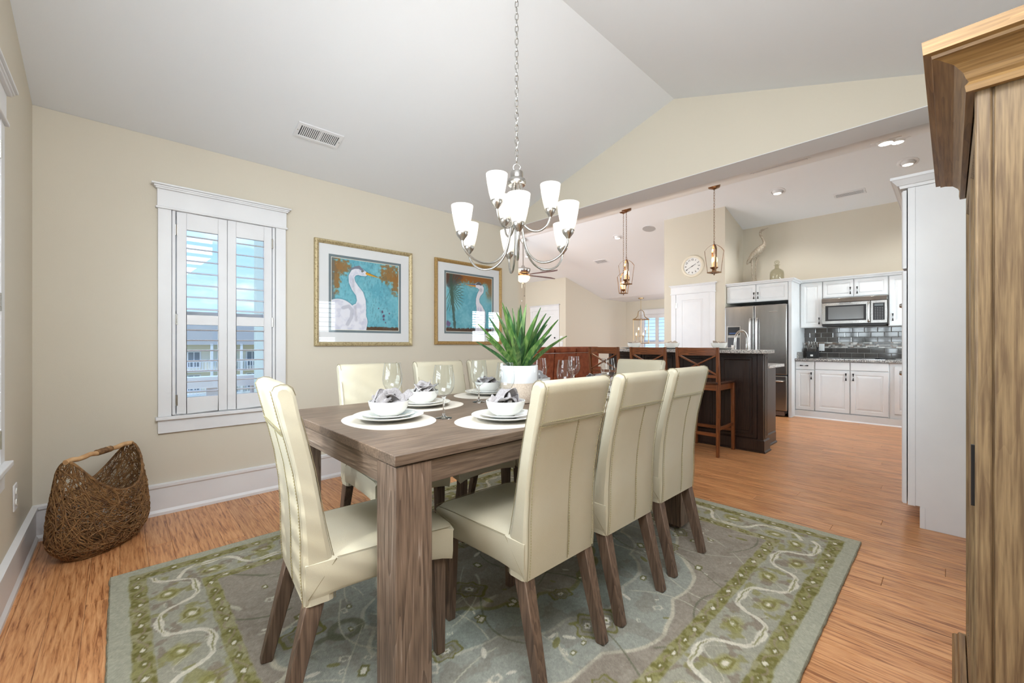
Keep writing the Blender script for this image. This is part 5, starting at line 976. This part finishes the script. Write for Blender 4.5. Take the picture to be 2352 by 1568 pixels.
# ------------------------------------------------------------------ brown sofa, seen from behind
t = thing('recliner_sofa', 'rust brown suede recliner sofa seen from behind', 'sofa', (5.8, 5.3, 0)); mSo = mat('rust_suede', (134, 76, 50), .85, bump=(30, .4), vary=((108, 58, 38), 9), spec=.2)
MB().box(4.5, 7.0, 4.98, 5.80, .0, .46).build('base', mSo, t, .04, 3); MB().box(4.32, 4.5, 4.9, 5.82, .0, .64).build('arm', mSo, t, .05, 3); MB().box(7.0, 7.18, 4.9, 5.82, .0, .64).build('arm', mSo, t, .05, 3)
for x0, x1 in ((4.52, 5.06), (5.08, 5.62), (5.64, 6.24), (6.26, 6.98)):
    m = MB().prism([(4.84, .93), (4.97, .93), (5.06, .40), (5.04, .12), (4.90, .12)], x0, x1, 'X'); m.build('back_panel', mSo, t, .025, 2)
    MB().box(x0 + .005, x1 - .005, 4.83, 5.05, .935, 1.045).build('head_cushion', mSo, t, .045, 4); MB().box(x0 + .01, x1 - .01, 5.06, 5.76, .45, .56).build('seat_cushion', mSo, t, .04, 3)
t = thing('armchair', 'pale fabric armchair top just showing beyond the brown sofa', 'armchair', (6.6, 7.0, 0)); mAc = mat('pale_fabric', (206, 206, 208), .9, bump=(200, .3))
MB().box(6.25, 7.05, 6.9, 7.08, .1, 1.075).build('backrest', mAc, t, .05, 3); MB().box(6.25, 7.05, 7.08, 7.7, .1, .45).build('seat', mAc, t, .05, 3)
for x in (6.1, 7.05): MB().box(x, x + .15, 6.92, 7.7, .0, .62).build('arm', mAc, t, .04, 3)

# ------------------------------------------------------------------ ceiling fan
fx_, fy_ = 6.70, 6.72; t = thing('ceiling_fan', 'ceiling fan with mahogany blades and a glowing glass bowl light', 'ceiling fan', (fx_, fy_, 2.5))
MB().lathe([(.0001, 3.40), (.03, 3.40), (.075, 3.46), (.08, 3.51)], (fx_, fy_, 0), 24).build('canopy', mNickel, t); MB().tube([(fx_, fy_, 3.42), (fx_, fy_, 2.86)], .015, 12).build('down_rod', mNickel, t)
MB().lathe([(.0001, 2.90), (.03, 2.89), (.05, 2.84), (.165, 2.82), (.17, 2.79), (.14, 2.72), (.11, 2.70), (.0001, 2.70)], (fx_, fy_, 0), 36, flute=(18, .02)).build('motor_housing', mNickel, t)
MB().lathe([(.11, 2.70), (.125, 2.68), (.12, 2.655), (.10, 2.65), (.0001, 2.65)], (fx_, fy_, 0), 30).build('switch_cup', mBronze, t)
mFanG = mat('amber_glass_bowl', (255, 226, 180), .4, emit=((255, 206, 140), 2.6), bump=(30, .1)); MB().lathe([(.15, 2.645), (.158, 2.61), (.13, 2.55), (.08, 2.515), (.0001, 2.50)], (fx_, fy_, 0), 36).build('glass_bowl', mFanG, t); MB().lathe([(.0001, 2.502), (.014, 2.50), (.012, 2.485), (.0001, 2.475)], (fx_, fy_, 0), 12).build('finial', mBronze, t)
mBl = mat('mahogany_blade', (92, 34, 26), .4, bump=(60, .1, (1, 1, .2)), vary=((72, 24, 20), 12))
for k in range(5):
    a = R(-81.4 + 72 * k); d = Vector((math.cos(a), math.sin(a), 0)); s = Vector((-d.y, d.x, 0)); c = Vector((fx_, fy_, 2.675))
    P = [(.22, -.05), (.60, -.075), (.87, -.075), (.93, -.03), (.88, .075), (.60, .075), (.22, .05)]; V = [c + d * p + s * q + Vector((0, 0, q * .38 + h)) for h in (0, .008) for p, q in P]; n = len(P)
    B = MB().add(V, [tuple(range(n - 1, -1, -1)), tuple(range(n, 2 * n))] + [(i, (i + 1) % n, n + (i + 1) % n, n + i) for i in range(n)]).build('blade', mBl, t); MB().beam(c + d * .10, c + d * .27, .03, .07, ta=.008).build('blade_bracket', mBronze, B)
for dx, L_ in ((.04, .30), (-.04, .42)): MB().tube([(fx_ + dx, fy_, 2.51), (fx_ + dx, fy_, 2.51 - L_)], .0025, 6).lathe([(.0001, 2.51 - L_ - .03), (.007, 2.51 - L_ - .02), (.006, 2.51 - L_), (.0001, 2.51 - L_)], (fx_ + dx, fy_, 0), 8).build('pull_chain', mDark if L_ < .4 else mNickel, t)
l = bpy.data.lights.new('fan_bulb', 'POINT'); l.energy = 12; l.shadow_soft_size = .1; l.color = (1, .85, .65); o = bpy.data.objects.new('fan_bulb', l); COL.objects.link(o); o.location = (fx_, fy_, 2.44)

# ------------------------------------------------------------------ lantern pendants
mFl = mat('flame_bulb', (255, 220, 170), .4, emit=((255, 190, 120), 11), bump=(4, .01)); mCan = mat('candle_sleeve', (236, 214, 178), .5, emit=((255, 190, 120), .35), bump=(30, .05))
def lantern(x, y, zc, z1, rot, label):
    t = thing('lantern_pendant', label, 'pendant light', (x, y, z1 - .37), 'lantern pendants over the island'); s_ = (PZ - HB) / (PX - XG1); H_ = .345; z0 = z1 - H_; X = lambda a, r_: (x + r_ * math.cos(a), y + r_ * math.sin(a))
    MB().lathe([(.0001, -.035), (.012, -.034), (.03, -.022), (.055, -.016), (.066, -.004), (.066, .03), (.0001, .03)], (x, y, zc), 24, flute=(8, .05)).build('ceiling_canopy', mBronze, t)
    m = MB(); z = z1 + .03; i = 0
    while z < zc - .03: m.torus((x, y, z + .017), (math.cos(rot + .4 + i * PI / 2), math.sin(rot + .4 + i * PI / 2), 0), (0, 0, 1), .008, .019, .0022, 10, 4); z += .032; i += 1
    m.build('chain', mBronze, t); MB().torus((x, y, z1 + .018), (1, 0, 0), (0, 0, 1), .014, .016, .003, 14, 5).build('hanging_loop', mBronze, t)
    for k in range(4):
        a = rot + k * PI / 2; P = spline([(.008, z1), (.045, z1 - .012), (.085, z1 - .045), (.106, z1 - .085)], 5) if 0 else None
        pts = [(.006, z1), (.04, z1 - .014), (.075, z1 - .040), (.104, z1 - .078), (.098, z1 - .13), (.072, z0 + .01)]; m = MB(); V = []; d = Vector((math.cos(a), math.sin(a), 0)); s = Vector((-d.y, d.x, 0))
        for r_, z in pts: c = Vector((x, y, z)) + d * r_; V += [c + s * .009 + d * .001, c - s * .009 + d * .001, c - s * .009 - d * .002, c + s * .009 - d * .002]
        n = len(pts); m.add(V, [(4 * i + j, 4 * i + (j + 1) % 4, 4 * i + 4 + (j + 1) % 4, 4 * i + 4 + j) for i in range(n - 1) for j in range(4)]).build('frame_strap', mBronze, t)
    q = [Vector((x + .075 * math.cos(rot + k * PI / 2), y + .075 * math.sin(rot + k * PI / 2), z0 + .012)) for k in range(4)]; m = MB()
    for k in range(4): m.beam(q[k], q[(k + 1) % 4], .008, None, (0, 0, 1), .012, .012)
    m.beam(q[0], q[2], .008, None, (0, 0, 1), .005, .005).beam(q[1], q[3], .008, None, (0, 0, 1), .005, .005); m.build('bottom_frame', mBronze, t)
    MB().tube([(x, y, z1), (x, y, z0 - .005)], .0035, 8).lathe([(.0001, z0 - .022), (.008, z0 - .014), (.006, z0), (.0001, z0)], (x, y, 0), 10).build('centre_rod', mBronze, t)
    MB().lathe([(.0001, z0 + .035), (.012, z0 + .04), (.02, z0 + .05), (.042, z0 + .066), (.045, z0 + .072), (.0001, z0 + .068)], (x, y, 0), 24, flute=(8, .08)).build('candle_dish', mBronze, t)
    for k in range(3):
        a = rot + .5 + k * 2 * PI / 3; cx_, cy_ = x + .026 * math.cos(a), y + .026 * math.sin(a); MB().tube([(cx_, cy_, z0 + .07), (cx_, cy_, z0 + .135)], .0075, 10).build('candle_sleeve', mCan, t)
        MB().lathe([(.0001, .135), (.006, .137), (.0105, .150), (.009, .168), (.004, .188), (.0001, .196)], (cx_, cy_, z0), 12).build('flame_bulb', mFl, t)
    l = bpy.data.lights.new('lantern_bulb', 'POINT'); l.energy = 5; l.shadow_soft_size = .04; l.color = (1, .78, .52); o = bpy.data.objects.new('lantern_bulb', l); COL.objects.link(o); o.location = (x, y, z0 + .2)
lantern(5.10, 1.922, 2.955, 2.275, .55, 'bronze lantern pendant with candle bulbs beside the wall clock')
lantern(5.00, 3.03, 2.92, 2.245, .75, 'bronze lantern pendant left of the clock, front one of an overlapping pair')
lantern(5.87, 3.61, 3.22, 2.245, 1.0, 'bronze lantern pendant behind and below the front one of the pair')

# nook lantern chandelier (large, far)
nx_, ny_ = 11.2, 6.30; t = thing('nook_lantern', 'tall brass caged lantern chandelier hanging in the far breakfast nook', 'chandelier', (nx_, ny_, 1.1)); mBr = mat('antique_brass', (176, 150, 112), .35, .9, bump=(80, .1))
MB().lathe([(.0001, 2.42), (.07, 2.43), (.075, 2.46)], (nx_, ny_, 0), 20).build('canopy', mBr, t); MB().tube([(nx_, ny_, 2.43), (nx_, ny_, 2.10)], .006, 8).build('chain', mBr, t)
m = MB(); top = []
for k in range(6):
    a = PI / 6 + k * PI / 3; d = Vector((math.cos(a), math.sin(a), 0)); c = Vector((nx_, ny_, 0))
    m.tube(spline([c + d * r_ + Vector((0, 0, z)) for r_, z in ((.02, 2.10), (.09, 2.04), (.11, 1.94), (.16, 1.87), (.27, 1.82))], 4), .008, 6); m.tube([c + d * .25 + Vector((0, 0, 1.82)), c + d * .25 + Vector((0, 0, 1.12))], .009, 6)
    for z in (1.82, 1.12): b = PI / 6 + (k + 1) * PI / 3; e = Vector((math.cos(b), math.sin(b), 0)); m.tube([c + d * .255 + Vector((0, 0, z)), c + e * .255 + Vector((0, 0, z))], .011, 6)
m.tube([(nx_, ny_, 2.1), (nx_, ny_, 1.15)], .007, 8); m.build('cage', mBr, t)
for k in range(6):
    a = k * PI / 3; cx_, cy_ = nx_ + .13 * math.cos(a), ny_ + .13 * math.sin(a); zz = 1.42 if k % 2 else 1.26; MB().tube([(nx_, ny_, zz - .08), (cx_, cy_, zz - .10), (cx_, cy_, zz)], .006, 6).tube([(cx_, cy_, zz), (cx_, cy_, zz + .09)], .012, 8).build('candle_arm', mBr, t)
    MB().lathe([(.0001, .0), (.012, .004), (.017, .03), (.012, .06), (.0001, .085)], (cx_, cy_, zz + .09), 10).build('flame_bulb', mFl, t)

# ------------------------------------------------------------------ clock
cx_, cy_, cz_ = 7.25, 3.091, 2.451; t = thing('wall_clock', 'round cream wall clock with black numerals on the pantry wall', 'clock', (cx_, cy_, cz_))
MB().lathe([(.148, -.018), (.156, -.026), (.172, -.030), (.186, -.024), (.193, -.012), (.193, 0), (.0001, 0)], (cx_, cy_, cz_), 56, 'X').build('rim', mat('cream_clock_rim', (226, 216, 196), .4, bump=(30, .05)), t)
MB().lathe([(.0001, -.014), (.150, -.014), (.150, -.005)], (cx_, cy_, cz_), 56, 'X').build('dial', mat('clock_dial', (232, 230, 226), .5, bump=(40, .02)), t)
def text_part(body, size, name, m_, parent, M, ext=.0006):
    cu = bpy.data.curves.new('txt', 'FONT'); cu.body = body; cu.size = size; cu.align_x = 'CENTER'; cu.align_y = 'CENTER'; cu.extrude = ext; cu.offset = size * .012; o = bpy.data.objects.new('txt', cu); COL.objects.link(o)
    me = bpy.data.meshes.new_from_object(o.evaluated_get(bpy.context.evaluated_depsgraph_get())); bpy.data.objects.remove(o); me.transform(M); me.materials.clear(); me.materials.append(m_); q = bpy.data.objects.new(name, me); COL.objects.link(q); q.parent = parent; return q
B_ = Matrix(((0, 0, -1, -.0155), (-1, 0, 0, 0), (0, 1, 0, 0), (0, 0, 0, 1)))
for h_ in range(1, 13):
    a = -2 * PI * h_ / 12 + PI / 2; text_part(str(h_), .044, 'numeral', mDark, t, B_ @ Matrix.Translation((.112 * math.cos(a), .112 * math.sin(a), 0)) @ Matrix.Rotation(a - PI / 2, 4, 'Z'))
for ang, L_, w_ in ((R(90 - 62), .072, .010), (R(90 - 243), .118, .006)):
    u = Vector((0, -math.cos(ang), math.sin(ang))); c = Vector((cx_ - .0185, cy_, cz_)); MB().beam(c - u * .02, c + u * L_, w_, w_ * .4, up=(1, 0, 0), ta=.002).build('hand', mDark, t)
MB().lathe([(.0001, -.022), (.007, -.021), (.007, -.014)], (cx_, cy_, cz_), 12, 'X').build('hub', mDark, t)

# ------------------------------------------------------------------ heron statue and bottle on the cabinets
t = thing('heron_statue', 'slender silvery heron statue standing on the cabinet above the refrigerator', 'statue', (7.75, 2.24, 2.0855)); mH = mat('weathered_silver', (190, 180, 164), .5, .2, bump=(140, 1.0), vary=((134, 120, 100), 90))
k = 7.75
def sweep(P, r_, n=12): return MB().tube(spline([(k + a, b, c) for a, b, c in P], 5), list(np.interp(np.linspace(0, 1, (len(P) - 1) * 5 + 1), np.linspace(0, 1, len(r_)), r_)), n)
sweep([(0, 2.345, 2.47), (0, 2.325, 2.53), (0, 2.27, 2.60), (0, 2.20, 2.66), (0, 2.145, 2.715), (0, 2.125, 2.76), (0, 2.135, 2.82), (0, 2.165, 2.88), (0, 2.185, 2.93), (0, 2.175, 2.97), (0, 2.150, 2.988), (0, 2.12, 2.992)], [.012, .042, .062, .066, .046, .026, .020, .018, .018, .020, .017, .009], 14).build('body', mH, t)
sweep([(0, 2.145, 2.988), (0, 2.11, 2.998), (0, 2.06, 3.012)], [.012, .007, .002], 8).build('beak', mH, t)
sweep([(-.03, 2.20, 2.66), (-.045, 2.28, 2.58), (-.035, 2.35, 2.50), (-.02, 2.38, 2.44)], [.03, .038, .028, .006], 8).build('wing', mH, t)
for y0, y1, dx in ((2.30, 2.285, -.02), (2.245, 2.255, .02)): sweep([(dx, y0 - .03, 2.58), (dx, y0, 2.50), (dx * 1.2, (y0 + y1) / 2 + .01, 2.36), (dx * 1.4, y1, 2.20), (dx * 1.5, y1 - .02, 2.095)], [.016, .012, .009, .010, .008], 8).build('leg', mH, t)
MB().lathe([(.0001, 2.0855), (.085, 2.0855), (.08, 2.098), (.0001, 2.10)], (k, 2.255, 0), 20).build('foot_base', mH, t)
t = thing('glass_bottle', 'square-shouldered clear glass bottle with ball stopper on the cabinet top', 'bottle', (7.70, 1.93, 2.0855)); mGB = glassmat('smoky_glass', (243, 242, 236), 1.5, .0, 1.1)
MB().lathe([(.0001, 0), (.092, 0), (.1, .01), (.1, .14), (.094, .18), (.07, .21), (.035, .225), (.03, .235), (.03, .275), (.045, .282), (.045, .289), (.026, .289), (.024, .24), (.062, .2), (.088, .17), (.093, .14), (.093, .014), (.0001, .01)], (7.70, 1.93, 2.0855), 28).build('bottle_body', mGB, t); MB().lathe([(.0001, .287), (.02, .288), (.02, .295), (.034, .306), (.040, .325), (.034, .346), (.018, .360), (.0001, .364)], (7.70, 1.93, 2.0855), 20).build('stopper', mGB, t)

# ------------------------------------------------------------------ outside, seen through the window
mSand = mat('sand_and_grass', (196, 170, 130), .95, bump=(.5, .2), vary=((150, 150, 86), .12, (1, 1, 1), .45, .55)); o = MB().box(-120, 160, 4.5, 190, -5.7, -5.5).build('beach_ground', mSand); tag(o, kind='structure')
mRoof = mat('grey_shingles', (160, 156, 146), .9, bump=(3, .5)); mSid = mat('pale_siding', (232, 228, 210), .8, bump=(1, .3, (.1, .1, 6))); mSidB = mat('blue_grey_siding', (190, 204, 214), .8, bump=(1, .3, (.1, .1, 6))); mSidY = mat('cream_siding', (236, 222, 180), .8, bump=(1, .3, (.1, .1, 6))); mWin = mat('house_window', (110, 124, 138), .2, bump=(5, .05)); mWh = mat('house_white', (232, 234, 236), .6, bump=(10, .05))
def house(x0, x1, y, label, wallm, gable, ridge=3.6, eave=1.1):
    z0 = -5.5; t = thing('beach_house', label, 'house', ((x0 + x1) / 2, y, z0), None)
    MB().box(x0, x1, y, y + 9, z0, eave).build('walls', wallm, t)
    if gable: MB().prism([(x0 - .4, eave), (x1 + .4, eave), ((x0 + x1) / 2, ridge)], y - .5, y + 9.5, 'Y').build('roof', mRoof, t)
    else: MB().prism([(y - 1.9, eave - .1), (y + 10, eave - .1), (y + 4.5, ridge)], x0 - .6, x1 + .6, 'X').build('roof', mRoof, t)
    for fl in (-1.8, .0 - 4.4 + .0):
        MB().box(x0, x1, y - 1.8, y, fl - .18, fl).build('porch_deck', mWh, t); r = MB().box(x0, x1, y - 1.8, y - 1.72, fl + .9, fl + 1.0); q = x0
        while q < x1: r.box(q, q + .06, y - 1.79, y - 1.73, fl, fl + .9); q += .28
        r.build('railing', mWh, t)
    q = x0 + .1; n = int((x1 - x0) // 2.4)
    for i in range(n + 1): px = x0 + (x1 - x0) * i / n; MB().box(px - .12, px + .12, y - 1.85, y - 1.62, z0, eave).build('porch_post', mWh, t)
    for i in range(n):
        px = x0 + (x1 - x0) * (i + .5) / n
        for z in (-1.6, -4.2): f = MB().box(px - .65, px + .65, y - .06, y, z, z + 1.9).build('window', mWh, t); MB().box(px - .5, px - .05, y - .09, y - .06, z + .15, z + 1.75).box(px + .05, px + .5, y - .09, y - .06, z + .15, z + 1.75).build('pane', mWin, f)
    MB().box((x0 + x1) / 2 - .5, (x0 + x1) / 2 + .5, y + 4, y + 5, ridge - .5, ridge + .7).build('chimney', mSid, t)
house(4.6, 13.0, 58, 'beach house with grey shingle roof and white porches, left through the window', mSid, False)
house(-1.0, 4.0, 62, 'pale blue gabled beach house at the far left through the window', mSidB, True, 3.0, .4)
house(15.0, 24.0, 50, 'cream and white beach house seen through the right shutter', mSidY, False, 3.2, .9)
t = thing('deck_railing', 'white deck railing outside the window', 'railing', (.6, 5.6, -.2)); MB().box(-1.5, 2.4, 5.55, 5.75, .62, .74).build('cap_rail', mWh, t); MB().box(-1.5, 2.4, 5.6, 5.68, -.05, .12).build('bottom_rail', mWh, t)
for i in range(9): MB().box(-1.4 + i * .42, -1.28 + i * .42, 5.6, 5.7, .1, .64).build('baluster', mWh, t)
tag(MB().box(-2, 3, 3.8, 5.9, -.25, -.12).build('deck_floor', mat('deck_boards', (176, 170, 158), .8, bump=(5, .3, (10, 1, 1)))), kind='structure')
tag(MB().box(1.08, 1.2, 3.66, 5.3, -.12, 3).build('neighbour_siding_wall', mat('grey_green_siding', (170, 186, 182), .8, bump=(3, .4, (.1, .1, 5)))), kind='structure')
print('verts', sum(len(o.data.vertices) for o in bpy.data.objects if o.type == 'MESH'), 'objs', len(bpy.data.objects))
